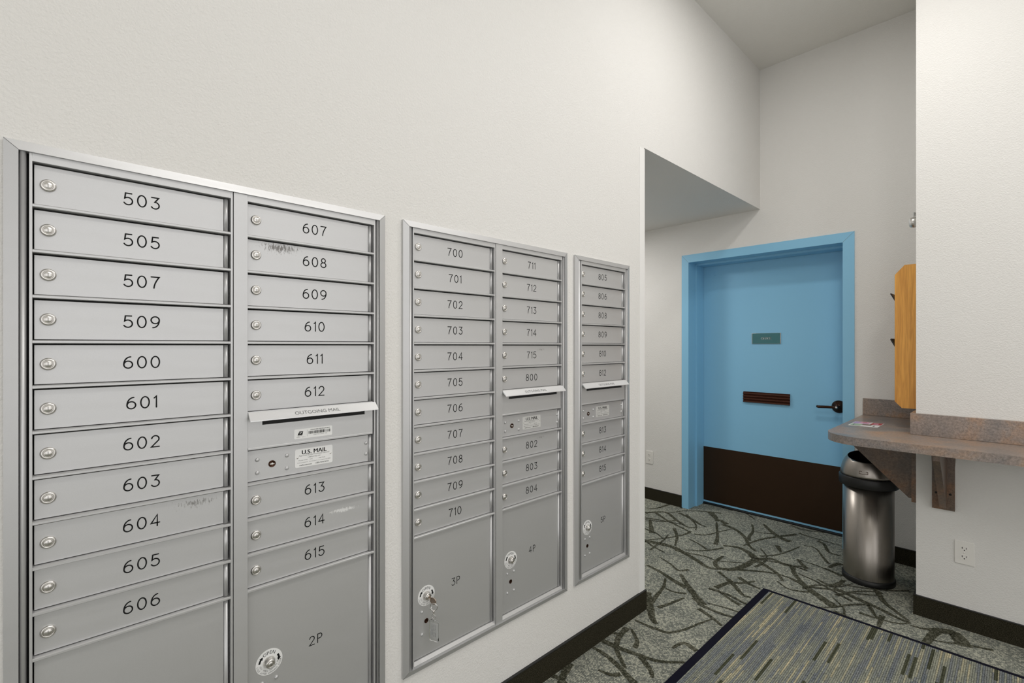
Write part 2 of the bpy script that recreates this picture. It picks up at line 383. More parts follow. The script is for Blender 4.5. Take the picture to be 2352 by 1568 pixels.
_font = {}
def font_mesh(s, bold=False):
    if (s, bold) not in _font:
        c = bpy.data.curves.new('t', 'FONT'); c.body = s; c.resolution_u = 3; c.size = 1.0
        
        o = bpy.data.objects.new('t', c); COL.objects.link(o)
        me = bpy.data.meshes.new_from_object(o.evaluated_get(bpy.context.evaluated_depsgraph_get()))
        vs = [(v.co.x, v.co.y) for v in me.vertices]; fs = [tuple(p.vertices) for p in me.polygons]
        bpy.data.objects.remove(o); bpy.data.curves.remove(c); bpy.data.meshes.remove(me)
        x0 = min(v[0] for v in vs); x1 = max(v[0] for v in vs); y0 = min(v[1] for v in vs); y1 = max(v[1] for v in vs)
        _font[(s, bold)] = ([((x - x0) / (x1 - x0), (y - y0) / (y1 - y0)) for x, y in vs], fs, (x1 - x0) / (y1 - y0))
    return _font[(s, bold)]

def text(bm, s, map2, u0, u1, v0, v1, mi=0, bold=False):
    """lettering filling the box u0..u1, v0..v1 of a surface; map2(u,v)->xyz"""
    vs, fs, _ = font_mesh(s)
    if bold:                                            # heavier strokes: the outline once more, a hair to the side
        dx = (v1 - v0) * 0.07
        text(bm, s, map2, u0 + dx, u1 + dx, v0, v1, mi)
    vv = [bm.verts.new(map2(u0 + (u1 - u0) * x, v0 + (v1 - v0) * y)) for x, y in vs]
    for f in fs:
        try: bm.faces.new([vv[i] for i in f]).material_index = mi
        except ValueError: pass

def arc_text(bm, s, map2, cu, cv, r, h, a_mid, mi=0, inward=False, wide=0.85):
    ws = [0.55 * h if ch == ' ' else font_mesh(ch)[2] * h * wide if ch not in 'I1' else 0.16 * h for ch in s]
    gap = 0.22 * h; tot = sum(ws) + gap * (len(s) - 1); sgn = 1 if inward else -1
    pos = -tot / 2
    for ch, w in zip(s, ws):
        a = math.radians(a_mid) + sgn * (pos + w / 2) / r
        if ch != ' ':
            if not inward: up = (math.cos(a), math.sin(a)); rt = (math.sin(a), -math.cos(a))
            else: up = (-math.cos(a), -math.sin(a)); rt = (-math.sin(a), math.cos(a))
            pc = (cu + r * math.cos(a), cv + r * math.sin(a))
            text(bm, ch, lambda u, v: map2(pc[0] + rt[0] * u + up[0] * v, pc[1] + rt[1] * u + up[1] * v), -w / 2, w / 2, -h / 2, h / 2, mi)
        pos += w + gap

# engraved single-stroke figures, box height 1
def arc(cx, cy, rx, ry, a0, a1, n=18):
    return [(cx + rx * math.cos(math.radians(a0 + (a1 - a0) * k / n)), cy + ry * math.sin(math.radians(a0 + (a1 - a0) * k / n))) for k in range(n + 1)]
def bez(p0, p1, p2, p3, n=12):
    return [tuple((1 - t) ** 3 * a + 3 * t * (1 - t) ** 2 * b + 3 * t * t * (1 - t) * c + t ** 3 * d for a, b, c, d in zip(p0, p1, p2, p3)) for t in [k / n for k in range(n + 1)]]
SIX = [bez((0.47, 0.99), (0.20, 0.98), (0.0, 0.70), (0.0, 0.31)), arc(0.30, 0.31, 0.30, 0.31, 180, -180, 30)]
GL = {
    '0': (0.60, [arc(0.30, 0.5, 0.30, 0.5, 90, 450, 36)]),
    '1': (0.16, [[(0.0, 0.84), (0.16, 1.0), (0.16, 0.0)]]),
    '2': (0.58, [arc(0.29, 0.71, 0.27, 0.29, 170, -25, 18) + [(0.0, 0.0), (0.58, 0.0)]]),
    '3': (0.58, [[(0.03, 1.0), (0.54, 1.0), (0.27, 0.60)] + arc(0.28, 0.30, 0.30, 0.30, 88, -150, 20)]),
    '4': (0.62, [[(0.45, 0.0), (0.45, 1.0), (0.0, 0.28), (0.62, 0.28)]]),
    '5': (0.58, [[(0.52, 1.0), (0.10, 1.0), (0.05, 0.55)] + arc(0.27, 0.32, 0.31, 0.32, 132, -150, 22)]),
    '6': (0.60, SIX),
    '7': (0.58, [[(0.0, 1.0), (0.58, 1.0)] + bez((0.58, 1.0), (0.38, 0.70), (0.22, 0.35), (0.20, 0.0))[1:]]),
    '8': (0.56, [arc(0.28, 0.765, 0.22, 0.235, 90, 450, 26), arc(0.28, 0.265, 0.28, 0.265, 90, 450, 28)]),
    '9': (0.60, [[(0.60 - x, 1.0 - y) for x, y in q] for q in SIX]),
    'P': (0.50, [[(0.0, 0.0), (0.0, 1.0), (0.26, 1.0)] + arc(0.26, 0.74, 0.24, 0.26, 90, -90, 14) + [(0.0, 0.48)]]),
}
def ribbon(bm, pts, w, map2, mi=0):
    pts = [Vector(p) for p in pts]; n = len(pts); closed = (pts[0] - pts[-1]).length < 1e-6
    Ls, Rs = [], []
    for i, p in enumerate(pts):
        a = pts[i - 1] if i > 0 else (pts[-2] if closed else None); b = pts[i + 1] if i < n - 1 else (pts[1] if closed else None)
        d1 = (p - a).normalized() if a is not None else None; d2 = (b - p).normalized() if b is not None else None
        d1 = d1 or d2; d2 = d2 or d1
        nn = Vector((-(d1.y + d2.y), d1.x + d2.x))
        if nn.length < 1e-6: nn = Vector((-d1.y, d1.x))
        nn.normalize(); k = max(nn.dot(Vector((-d1.y, d1.x))), 0.45)
        Ls.append(bm.verts.new(map2(*(p + nn * (w / 2 / k))))); Rs.append(bm.verts.new(map2(*(p - nn * (w / 2 / k)))))
    for i in range(n - 1):
        bm.faces.new([Ls[i], Rs[i], Rs[i + 1], Ls[i + 1]]).material_index = mi
    if not closed:
        for i, s in ((0, -1), (n - 1, 1)):
            j = 1 if i == 0 else n - 2
            d = (pts[i] - pts[j]).normalized(); q = Vector((-d.y, d.x)); fan = []
            for k in range(7):
                an = math.pi * k / 6
                fan.append(bm.verts.new(map2(*(pts[i] + q * (w / 2 * math.cos(an)) + d * (w / 2 * math.sin(an))))))
            bm.faces.new(fan).material_index = mi
def stroke_text(bm, s, map2, cu, cv, h, w, gap=0.37, mi=0):
    tot = sum(GL[c][0] for c in s) + gap * (len(s) - 1); u = -tot / 2
    for c in s:
        for pi, path in enumerate(GL[c][1]):
            def lifted(a, b, k=pi): p = map2(a, b); return (p[0] + 0.00004 * k, p[1], p[2])
            ribbon(bm, [(cu + (u + x) * h, cv + (y - 0.5) * h) for x, y in path], w, lifted, mi)
        u += GL[c][0] + gap

# ------------------------------------------------------------------ object helpers
WL = {}
def thing(name, label, cat, loc=(0, 0, 0), group=None):
    o = bpy.data.objects.new(name, None); o.empty_display_size = 0.05; COL.objects.link(o); o.location = loc
    o['label'] = label; o['category'] = cat
    if group: o['group'] = group
    WL[o] = Vector(loc); return o
def obj(name, bm, mats, parent=None, xf=None):
    if xf:
        for v in bm.verts: v.co = xf(v.co)
    bmesh.ops.recalc_face_normals(bm, faces=bm.faces)
    xs = [v.co for v in bm.verts]
    c = Vector([(min(p[i] for p in xs) + max(p[i] for p in xs)) / 2 for i in range(3)])
    for v in bm.verts: v.co -= c
    me = bpy.data.meshes.new(name); bm.to_mesh(me); bm.free()
    for m in (mats if isinstance(mats, (list, tuple)) else [mats]): me.materials.append(m)
    o = bpy.data.objects.new(name, me); COL.objects.link(o)
    if parent is not None:
        o.parent = parent; o.location = c - WL[parent]
    else: o.location = c
    WL[o] = c; return o
def tag(o, label, cat, group=None):
    o['label'] = label; o['category'] = cat
    if group: o['group'] = group
    return o
def struct(name, bm, mats, parent=None):
    o = obj(name, bm, mats, parent); o['kind'] = 'structure'; return o
NB = bmesh.new

# ------------------------------------------------------------------ room shell
SOFF = H + 1.016
YC = 2.197                    # end of the mail wall
YR, XC = 3.148, 0.9694        # front face and corner of the jutting right wall
S = 0.99396                   # scale of the unit plane (faces 8 mm proud of the wall)
def mz(p): return Vector((0.008 + p[0] * S, p[1] * S, H + (p[2] - H) * S))
PITCH = 0.0889; Z0 = H + 0.0047
UNITS = [(-0.0688, 0.7290), (0.7903, 1.5854), (1.6370, 2.0610)]
ZT, ZB = H + 0.395, H - 1.042

bm = NB()
T = 0.14
hy = [((a + 0.012) * S, (b - 0.012) * S) for a, b in UNITS]; hz0 = H + (ZB + 0.012 - H) * S; hz1 = H + (ZT - 0.012 - H) * S
box(bm, -T, 0, -2.8, YC, 0, hz0)
box(bm, -T, 0, -2.8, YC, hz1, CEIL)
ys = [-2.8] + [v for p in hy for v in p] + [YC]
for i in range(0, len(ys), 2): box(bm, -T, 0, ys[i], ys[i + 1], hz0, hz1)
box(bm, -2.2, 0, YC, L, SOFF, CEIL)
box(bm, -2.2, -T, YC - T, YC, 0, SOFF)
struct('wall_left', bm, M['wall'])

FX0, FX1, FZ = -0.614, 0.5844, H + 0.752          # door frame outer edges
IX0, IX1, IZ = -0.555, 0.5194, H + 0.688          # door frame inner edges
bm = NB()
box(bm, -2.2, FX0 + 0.02, L, L + 0.24, 0, CEIL); box(bm, FX1 - 0.02, XC, L, L + 0.24, 0, CEIL)
box(bm, FX0 + 0.02, FX1 - 0.02, L, L + 0.24, FZ - 0.02, CEIL)
struct('wall_back', bm, M['wall'])
bm = NB(); box(bm, XC, 4.4, YR, L + 0.24, 0, CEIL); struct('wall_right', bm, M['wall'])
bm = NB()                                                          # unseen rear wall, entrance opening sized to admit fill light
box(bm, -0.14, 0.6, -2.92, -2.8, 0, CEIL); box(bm, 3.6, 4.52, -2.92, -2.8, 0, CEIL); box(bm, 0.6, 3.6, -2.92, -2.8, 2.5, CEIL)
struct('wall_rear', bm, M['wall'])
bm = NB(); box(bm, -2.32, -2.2, YC - T, L + 0.24, 0, CEIL); struct('wall_alcove', bm, M['wall'])
bm = NB(); box(bm, -2.32, 4.52, -2.8, L + 0.24, CEIL, CEIL + 0.1); struct('ceiling', bm, M['ceil'])

# ---- floor: loop carpet with a brush-stroke pattern woven in
STH, CTH = math.sin(TH), math.cos(TH)
def floor_pt(px, py):
    t = (px - 1176) / 1106.53; u = (794.046 - py) / 1106.53; k = -H / u
    return Vector((D + k * (-STH + t * CTH), k * (CTH + t * STH)))
C3, C4, C5 = (1440, 1100), (1140, 1300), (1640, 1250)
STR = [
 (C3, .024, [(190,350),(400,345),(520,430),(640,500),(730,500)]), (C3, .020, [(300,350),(420,430),(600,520),(660,560)]),
 (C3, .016, [(190,635),(420,610),(600,575),(660,540)]), (C3, .034, [(190,640),(460,700),(600,770),(720,840),(850,920),(1000,935)]),
 (C3, .020, [(540,350),(680,420),(760,470),(830,500)]), (C3, .016, [(420,355),(600,330),(800,335),(980,355)]),
 (C3, .038, [(860,340),(920,400),(940,440)]), (C3, .038, [(960,420),(1000,445),(1040,470)]),
 (C3, .015, [(700,570),(820,580),(950,550),(1100,515)]), (C3, .026, [(990,470),(1120,520),(1220,600),(1270,690),(1340,750)]),
 (C3, .020, [(1300,470),(1310,540),(1270,600),(1270,640)]), (C3, .014, [(1300,540),(1420,560),(1530,570)]),
 (C3, .036, [(1420,470),(1520,560),(1620,620),(1700,650)]), (C3, .022, [(1210,690),(1380,630),(1550,600),(1760,575)]),
 (C3, .014, [(640,620),(740,670),(830,730)]), (C3, .014, [(600,730),(740,745),(880,735),(1000,715)]),
 (C3, .036, [(1000,690),(1150,710),(1260,760),(1340,830)]), (C3, .014, [(1380,800),(1540,790),(1680,750),(1800,700)]),
 (C3, .014, [(500,740),(640,770),(800,800),(960,850),(1200,870)]),
 (C3, .032, [(1000,800),(920,860),(950,920),(1080,940),(1200,910),(1330,840)]),
 (C3, .020, [(1000,930),(1200,945),(1400,960),(1580,990),(1750,1050)]), (C3, .038, [(1700,1030),(1800,1080),(1900,1150),(2040,1250),(2170,1335)]),
 (C3, .024, [(1330,840),(1500,830),(1640,890),(1720,900),(1830,910)]), (C3, .022, [(1720,900),(1740,980),(1830,1080),(1960,1180),(2070,1240)]),
 (C3, .026, [(1340,840),(1440,900),(1560,980),(1620,1060)]), (C3, .014, [(1760,830),(1950,890),(2100,950),(2230,1010)]),
 (C3, .024, [(1770,830),(1820,885),(1870,930)]), (C3, .015, [(340,810),(450,880),(540,950),(640,940)]),
 (C3, .026, [(200,890),(340,960),(480,1050),(620,1130)]), (C3, .034, [(560,990),(620,1090),(700,1200),(790,1310)]),
 (C3, .013, [(380,1120),(480,1170),(620,1190)]), (C3, .020, [(400,1030),(380,1120),(300,1220),(240,1300)]),
 (C3, .022, [(200,1190),(225,1240),(250,1290)]), (C3, .022, [(920,1130),(1050,1080),(1200,1080),(1330,1060)]),
 (C3, .024, [(1050,1040),(1120,1110),(1200,1200),(1290,1230)]), (C3, .020, [(940,1150),(1060,1240),(1180,1310)]),
 (C3, .022, [(1160,1020),(1270,1090),(1380,1140)]), (C3, .018, [(950,960),(1000,1000),(1050,1040)]),
 (C3, .014, [(1560,1060),(1680,1140),(1850,1170),(1960,1170)]), (C3, .030, [(240,420),(250,490),(260,560)]),
 (C3, .018, [(210,310),(320,300),(480,250)]), (C3, .022, [(930,450),(940,600),(920,680)]), (C3, .020, [(490,510),(520,600),(500,690)]),
 (C3, .024, [(1560,690),(1580,725),(1600,760)]), (C3, .020, [(1980,640),(2050,680),(2100,760),(2230,800)]),
 (C3, .014, [(1780,560),(1900,600),(2220,690)]), (C3, .026, [(2100,920),(2160,890),(2230,880)]), (C3, .022, [(1980,1040),(2100,1100),(2230,1080)]),
 (C3, .018, [(2150,1130),(2350,1230)]), (C3, .016, [(560,300),(700,250),(900,270),(1100,330)]), (C3, .018, [(1000,300),(1200,340),(1330,420)]),
 (C3, .016, [(1700,480),(1850,530),(2100,560)]), (C3, .016, [(190,420),(350,440),(520,430)]), (C3, .014, [(1840,690),(1960,720),(2050,830),(2100,880)]),
 (C5, .022, [(1690,480),(1760,590),(1880,690),(2030,800)]), (C5, .026, [(1290,470),(1500,570),(1700,660),(1900,760),(2040,820)]),
 (C5, .016, [(1610,630),(1660,720),(1720,780)]), (C5, .014, [(1510,710),(1700,770),(1900,820),(2040,820)]),
 (C5, .018, [(2040,840),(2200,880),(2352,880)]), (C5, .020, [(1750,740),(1700,880)]), (C5, .012, [(1240,690),(1440,770)]),
 (C5, .016, [(1270,530),(1480,490),(1690,490)]), (C5, .044, [(2190,1040),(2280,930),(2352,900),(2500,930),(2600,1060)]),
 (C5, .018, [(1150,400),(1250,440),(1350,370)]), (C5, .012, [(2250,990),(2420,1020),(2600,1040),(2900,1100)]),
 (C4, .022, [(1080,760),(1250,840),(1500,930),(1700,990),(1960,1000)]), (C4, .026, [(1000,840),(1130,920),(1260,1030),(1370,1150),(1430,1212),(1500,1300)]),
 (C4, .022, [(1360,640),(1270,740),(1250,860),(1300,980),(1340,1060)]), (C4, .018, [(1400,650),(1460,770),(1440,850)]),
 (C4, .020, [(1500,940),(1600,1080),(1620,1160)]), (C4, .034, [(1560,270),(1600,440),(1620,540),(1660,600)]),
 (C4, .014, [(1640,640),(1780,690),(1950,660),(2100,600),(2240,550)]), (C4, .020, [(1830,850),(1950,800),(2080,880)]),
 (C4, .018, [(1060,1080),(1200,1130),(1290,1120)]), (C4, .016, [(1440,560),(1640,650)]), (C4, .018, [(560,1130),(680,1180),(760,1260)]),
 (C4, .018, [(1680,430),(1800,390),(1950,330)]), (C4, .018, [(2100,440),(2260,550),(2340,620)]), (C4, .016, [(1200,690),(1320,720)]),
 (C4, .020, [(2050,330),(2160,430)]), (C4, .030, [(760,1010),(700,1130),(640,1260)]),
]
def smooth_path(p, n=8):
    out = []
    for i in range(len(p) - 1):
        p0 = p[max(i - 1, 0)]; p1 = p[i]; p2 = p[i + 1]; p3 = p[min(i + 2, len(p) - 1)]
        for k in range(n):
            t = k / n
            out.append(0.5 * ((2 * p1) + (p2 - p0) * t + (2 * p0 - 5 * p1 + 4 * p2 - p3) * t * t + (3 * p1 - p0 - 3 * p2 + p3) * t ** 3))
    out.append(p[-1]); return out
def carpet_stroke(bm, pts, w, z):
    pts = smooth_path(pts); n = len(pts); rev = random.random() < 0.5; prev = None
    for i, p in enumerate(pts):
        t = i / (n - 1); t2 = 1 - t if rev else t
        ww = w * (0.62 + 0.80 * t2) * random.uniform(0.9, 1.1)
        a = pts[max(i - 1, 0)]; b = pts[min(i + 1, n - 1)]; d = (b - a).normalized(); q = Vector((-d.y, d.x)) * ww / 2
        cur = (bm.verts.new((p.x + q.x, p.y + q.y, z)), bm.verts.new((p.x - q.x, p.y - q.y, z)))
        if prev:
            f = bm.faces.new([prev[0], prev[1], cur[1], cur[0]]); f.material_index = 1
        prev = cur
bm = NB()
box(bm, -2.32, 4.52, -2.8, L + 0.24, -0.05, 0.0)
for i, (o, w, pts) in enumerate(STR):
    sc = 4.523
    carpet_stroke(bm, [floor_pt(o[0] + x / sc, o[1] + y / sc) for x, y in pts], w, 0.0004 + 0.00001 * i)
for i in range(26):                                  # finer strokes between the broad ones
    p = Vector((random.uniform(0.1, 0.9), random.uniform(2.3, 3.7))) if i < 18 else Vector((random.uniform(-0.9, 0.0), random.uniform(2.5, 3.7)))
    a = random.uniform(-0.6, 2.6); pts = [p]
    for k in range(3):
        a += random.uniform(-0.5, 0.5); q = pts[-1] + Vector((math.cos(a), math.sin(a))) * 0.11; pts.append(q)
    if any(q.y > 3.76 or (q.x < 0.03 and q.y < YC + 0.03) or (q.x > XC - 0.05 and q.y > 3.05) for q in pts): continue
    carpet_stroke(bm, pts, random.uniform(0.009, 0.014), 0.0030 + 0.00001 * i)
for i in range(150):
    x, y = random.uniform(-1.9, 4.2), random.uniform(-2.6, 3.7)
    if (x > -0.95 and y > 1.0 and x < 1.25): continue
    if x > XC and y > 2.95: continue
    if x < 0.25 and y < YC + 0.1 : continue
    a = random.uniform(0, 6.28); p = Vector((x, y)); pts = [p]
    for k in range(3):
        a += random.uniform(-0.7, 0.7); p = p + Vector((math.cos(a), math.sin(a))) * random.uniform(0.08, 0.2); pts.append(p)
    if any((q.y > 3.0 and q.x > XC - 0.1) or (q.x < 0.05 and q.y < YC + 0.05) or q.y > 3.78 or q.x < -2.1 for q in pts): continue
    carpet_stroke(bm, pts, random.uniform(0.012, 0.034), 0.0014 + 0.00001 * i)
fl = struct('floor', bm, [M['carpet'], M['stroke']])

# ---- carpet base strips
def base(name, boxes):
    bm = NB()
    for b_ in boxes: box(bm, *b_, mi=0)
    for x0, x1, y0, y1, z0, z1 in boxes: box(bm, x0, x1 + (0.001 if x1 - x0 < 0.03 else 0), y0 - (0.001 if y1 - y0 < 0.03 else 0), y1, z1, z1 + 0.003, mi=1)
    struct(name, bm, [M['cove'], M['rubber']])
BH = 0.097
base('baseboard_left', [(0.0, 0.010, -2.8, YC + 0.008, 0, BH)])
base('baseboard_back', [(-2.2, FX0, L - 0.010, L, 0, BH), (FX1, XC - 0.01, L - 0.010, L, 0, BH)])
base('baseboard_right', [(XC - 0.010, 4.4, YR - 0.010, YR, 0, BH)])
base('baseboard_side', [(XC - 0.010, XC, YR, L, 0, BH)])
# ---- vinyl corner guard on the end of the mail wall
bm = NB()
prism(bm, [(0.0022, 2.150), (0.0022, YC + 0.0022), (-0.042, YC + 0.0022), (-0.042, YC + 0.0002), (0.0002, YC + 0.0002), (0.0002, 2.150)],
      lambda u, v, d: (u, v, d), BH + 0.003, H + 1.009)
struct('trim_1', bm, M['guard'])

# ------------------------------------------------------------------ office door
DY = 4.05
dr = bpy.data.objects.new('door_1', None); COL.objects.link(dr); dr.location = ((IX0 + IX1) / 2, DY, 0); WL[dr] = Vector(dr.location)
dr['kind'] = 'structure'; dr['label'] = 'blue office door with bronze kick plate and mail slot'; dr['category'] = 'door'
bm = NB()
for x0, x1, z0, z1 in ((FX0, IX0, 0.0, FZ), (IX1, FX1, 0.0, FZ), (IX0, IX1, IZ, FZ)):
    box(bm, x0, x1, L - 0.006, DY + 0.05, z0, z1)
ST0, ST1 = 3.925, DY - 0.003                                     # stop
box(bm, IX0, IX0 + 0.015, ST0, ST1, 0, IZ); box(bm, IX1 - 0.015, IX1, ST0, ST1, 0, IZ); box(bm, IX0 + 0.015, IX1 - 0.015, ST0, ST1, IZ - 0.015, IZ)
obj('door_frame', bm, M['blue'], dr)
# mitre joints of the frame: fine dark seams
bm = NB()
for xa, xb in ((FX0, IX0), (FX1, IX1)):
    ribbon(bm, [(xa, FZ), (xb, IZ)], 0.0012, lambda u, v: (u, L - 0.0063, v))
obj('frame_seam', bm, M['grey_ink'], dr)
bm = NB(); box(bm, IX0 + 0.004, IX1 - 0.004, DY, DY + 0.044, 0.016, IZ - 0.004, bv=0.002); leaf = obj('door_leaf', bm, M['blue'], dr)
bm = NB()
KX0, KX1, KZ0, KZ1 = -0.540, 0.508, 0.032, 0.490
box(bm, KX0, KX1, DY - 0.0018, DY, KZ0, KZ1)
obj('kick_plate', bm, M['kick'], dr)
for k in range(6):
    for z in (KZ0 + 0.012, KZ1 - 0.012):
        bm = NB(); lathe(bm, [(0.0, 0.0012), (0.0025, 0.0008), (0.0032, 0.0)], (KX0 + 0.012 + k * (KX1 - KX0 - 0.024) / 5, DY - 0.0018, z), (0, -1, 0), 10); obj('screw', bm, M['bronze'], dr)
bm = NB(); box(bm, IX0 + 0.002, IX1 - 0.002, DY - 0.012, DY + 0.05, 0.0, 0.014, bv=0.003); obj('threshold', bm, M['rubber'], dr)
# old hardware holes filled and painted near the top of the leaf
for xx in (-0.44, -0.14):
    bm = NB()
    for dz in (0.012, -0.012):
        lathe(bm, [(0.0, 0.0008), (0.006, 0.0008), (0.0075, 0.0)], (xx, DY, 1.955 + dz), (0, -1, 0), 14)
    obj('plugged_hole', bm, M['blue'], dr)
# lever
RX, RZ = 0.445, 0.917
bm = NB(); lathe(bm, [(0.0, 0.030), (0.016, 0.030), (0.019, 0.026), (0.030, 0.018), (0.041, 0.008), (0.045, 0.003), (0.045, 0.0)], (RX, DY, RZ), (0, -1, 0), 36)
lv = obj('lever_handle', bm, M['bronze'], dr)
bm = NB(); lathe(bm, [(0.013, 0.0), (0.013, 0.035), (0.011, 0.046), (0.0, 0.047)], (RX, DY - 0.028, RZ), (0, -1, 0), 20)
tube(bm, [(RX, DY - 0.062, RZ), (RX - 0.02, DY - 0.066, RZ), (RX - 0.06, DY - 0.066, RZ - 0.001), (RX - 0.112, DY - 0.064, RZ - 0.004), (RX - 0.120, DY - 0.058, RZ - 0.003)], 0.0095, 12)
obj('lever', bm, M['bronze'], lv)
bm = NB(); lathe(bm, [(0.0, 0.002), (0.007, 0.002), (0.008, 0.0)], (RX, DY - 0.075, RZ), (0, -1, 0), 16); obj('lock_cylinder', bm, M['steel'], lv)
# mail slot: fluted brown plate
bm = NB()
SX0, SX1, SZ0, SZ1 = -0.208, 0.132, 0.897, 0.983
prof = [(DY, SZ0)]
for k in range(4):
    zb = SZ0 + (SZ1 - SZ0) * k / 4; hh = (SZ1 - SZ0) / 4
    prof += [(DY - 0.010, zb), (DY - 0.018, zb + hh * 0.22), (DY - 0.018, zb + hh * 0.48), (DY - 0.007, zb + hh * 0.72)]
prof += [(DY - 0.010, SZ1), (DY, SZ1)]
prism(bm, prof, lambda u, v, d: (d, u, v), SX0, SX1)
obj('mail_slot', bm, M['slotm'], dr)
# office sign
t = thing('office_sign', 'teal nameplate reading OFFICE in a silver holder on the blue door', 'sign', ((-0.1438 + 0.068) / 2, DY, 1.366))
bm = NB(); box(bm, -0.1445, 0.0685, DY - 0.006, DY - 0.0002, 1.366, 1.4505, bv=0.001); obj('sign_holder', bm, M['steel'], t)
bm = NB(); box(bm, -0.1395, 0.0635, DY - 0.0075, DY - 0.006, 1.3675, 1.449); obj('sign_face', bm, M['teal'], t)
bm = NB(); text(bm, 'OFFICE', lambda u, v: (u, DY - 0.0078, v), -0.0745, -0.0010, 1.3995, 1.4165, bold=True); obj('lettering', bm, M['white'], t)

# ------------------------------------------------------------------ mail units
FD = -0.0122                   # door face depth (row rails at 0)
def face(u, v): return (FD + 0.00025, u, v)
def lock_mesh(y, z, x=FD, r=0.0123):
    bm = NB(); k = r / 0.0123
    lathe(bm, [(0.0123 * k, -0.001), (0.0123 * k, 0.0022), (0.0116 * k, 0.0036), (0.0100 * k, 0.0048), (0.0086 * k, 0.0050), (0.0078 * k, 0.0040), (0.0074 * k, 0.0028), (0.0066 * k, 0.0028), (0.0064 * k, 0.0052), (0.0058 * k, 0.0058), (0.0, 0.0058)], (x, y, z), (1, 0, 0), 32)
    box(bm, x + 0.0055, x + 0.0060, y - 0.0005, y + 0.0005, z - 0.0040 * k, z + 0.0040 * k, mi=1)
    return bm
def line(k): return Z0 - k * PITCH
def bay_door(root, y0, y1, k, num, mat=None):
    zt, zb = line(k) - 0.0030, line(k + 1) + 0.0080
    bm = NB(); box(bm, FD - 0.003, FD, y0 + 0.0022, y1 - 0.0130, zb, zt, bv=0.0006)
    d = obj('compartment_door', bm, mat or M['alu'], root, mz)
    bm = NB(); lathe_h(bm, y1 - 0.0126, y1 - 0.0028, zb, zt); obj('hinge', bm, M['alu'], d, mz)
    obj('lock', lock_mesh(y0 + 0.0222, line(k) - 0.0410), [M['chrome'], M['grey_ink']], d, mz)
    bm = NB(); stroke_text(bm, num, face, (y0 + y1) / 2, line(k) - 0.0408, 0.0247, 0.0027); obj('number', bm, M['black'], d, mz)
def lathe_h(bm, y0, y1, z0, z1, xb=FD - 0.002, xt=FD + 0.0045):
    """rounded vertical bead between y0 and y1"""
    pts = [(xb, y0)] + [(xb + (xt - xb) * math.sin(math.pi * k / 10) ** 0.25 if 0 < k < 10 else xb + 0.001, y0 + (y1 - y0) * k / 10) for k in range(11)] + [(xb, y1)]
    prism(bm, pts, lambda u, v, d: (u, v, d), z0, z1, smooth_side=True)
def rail(root, y0, y1, k):
    bm = NB(); z = line(k)
    prism(bm, [(-0.023, z + 0.0002), (-0.0012, z + 0.0002), (0.0, z + 0.0012), (0.0, z + 0.0050), (-0.0022, z + 0.0066), (-0.023, z + 0.0068)], lambda u, v, d: (u, d, v), y0, y1)
    obj('row_rail', bm, M['alu'], root, mz)
def rivet(parent, y, z, r=0.0053, x=FD):
    bm = NB(); lathe(bm, [(r, 0.0), (r * 0.96, 0.0014), (r * 0.75, 0.0030), (r * 0.4, 0.0038), (0.0, 0.0040)], (x, y, z), (1, 0, 0), 18); obj('rivet', bm, M['alu'], parent, mz)
def slot_lock(parent, y, z, r=0.0088, x=FD):
    bm = NB(); lathe(bm, [(r, 0.0), (r, 0.0012), (r * 0.86, 0.0014), (r * 0.8, 0.0006), (0.0, 0.0004)], (x, y, z), (1, 0, 0), 24, mi=1)
    box(bm, x + 0.0005, x + 0.0022, y - r * 0.62, y + r * 0.62, z - 0.0012, z + 0.0012, mi=0); lathe(bm, [(r * 0.36, 0.0), (r * 0.36, 0.0020), (0, 0.0022)], (x, y, z), (1, 0, 0), 14, mi=0)
    obj('arrow_lock', bm, [M['chrome'], M['bronze']], parent, mz)
LABEL = ['Approved by the Postmaster General', 'USPS-STD-4C', 'Model 3700    S/N            Mfg Date', 'Salsbury Industries  1010 E 62nd St  Los Angeles CA 90001', 'mailboxes.com     1-800-MAILBOX']
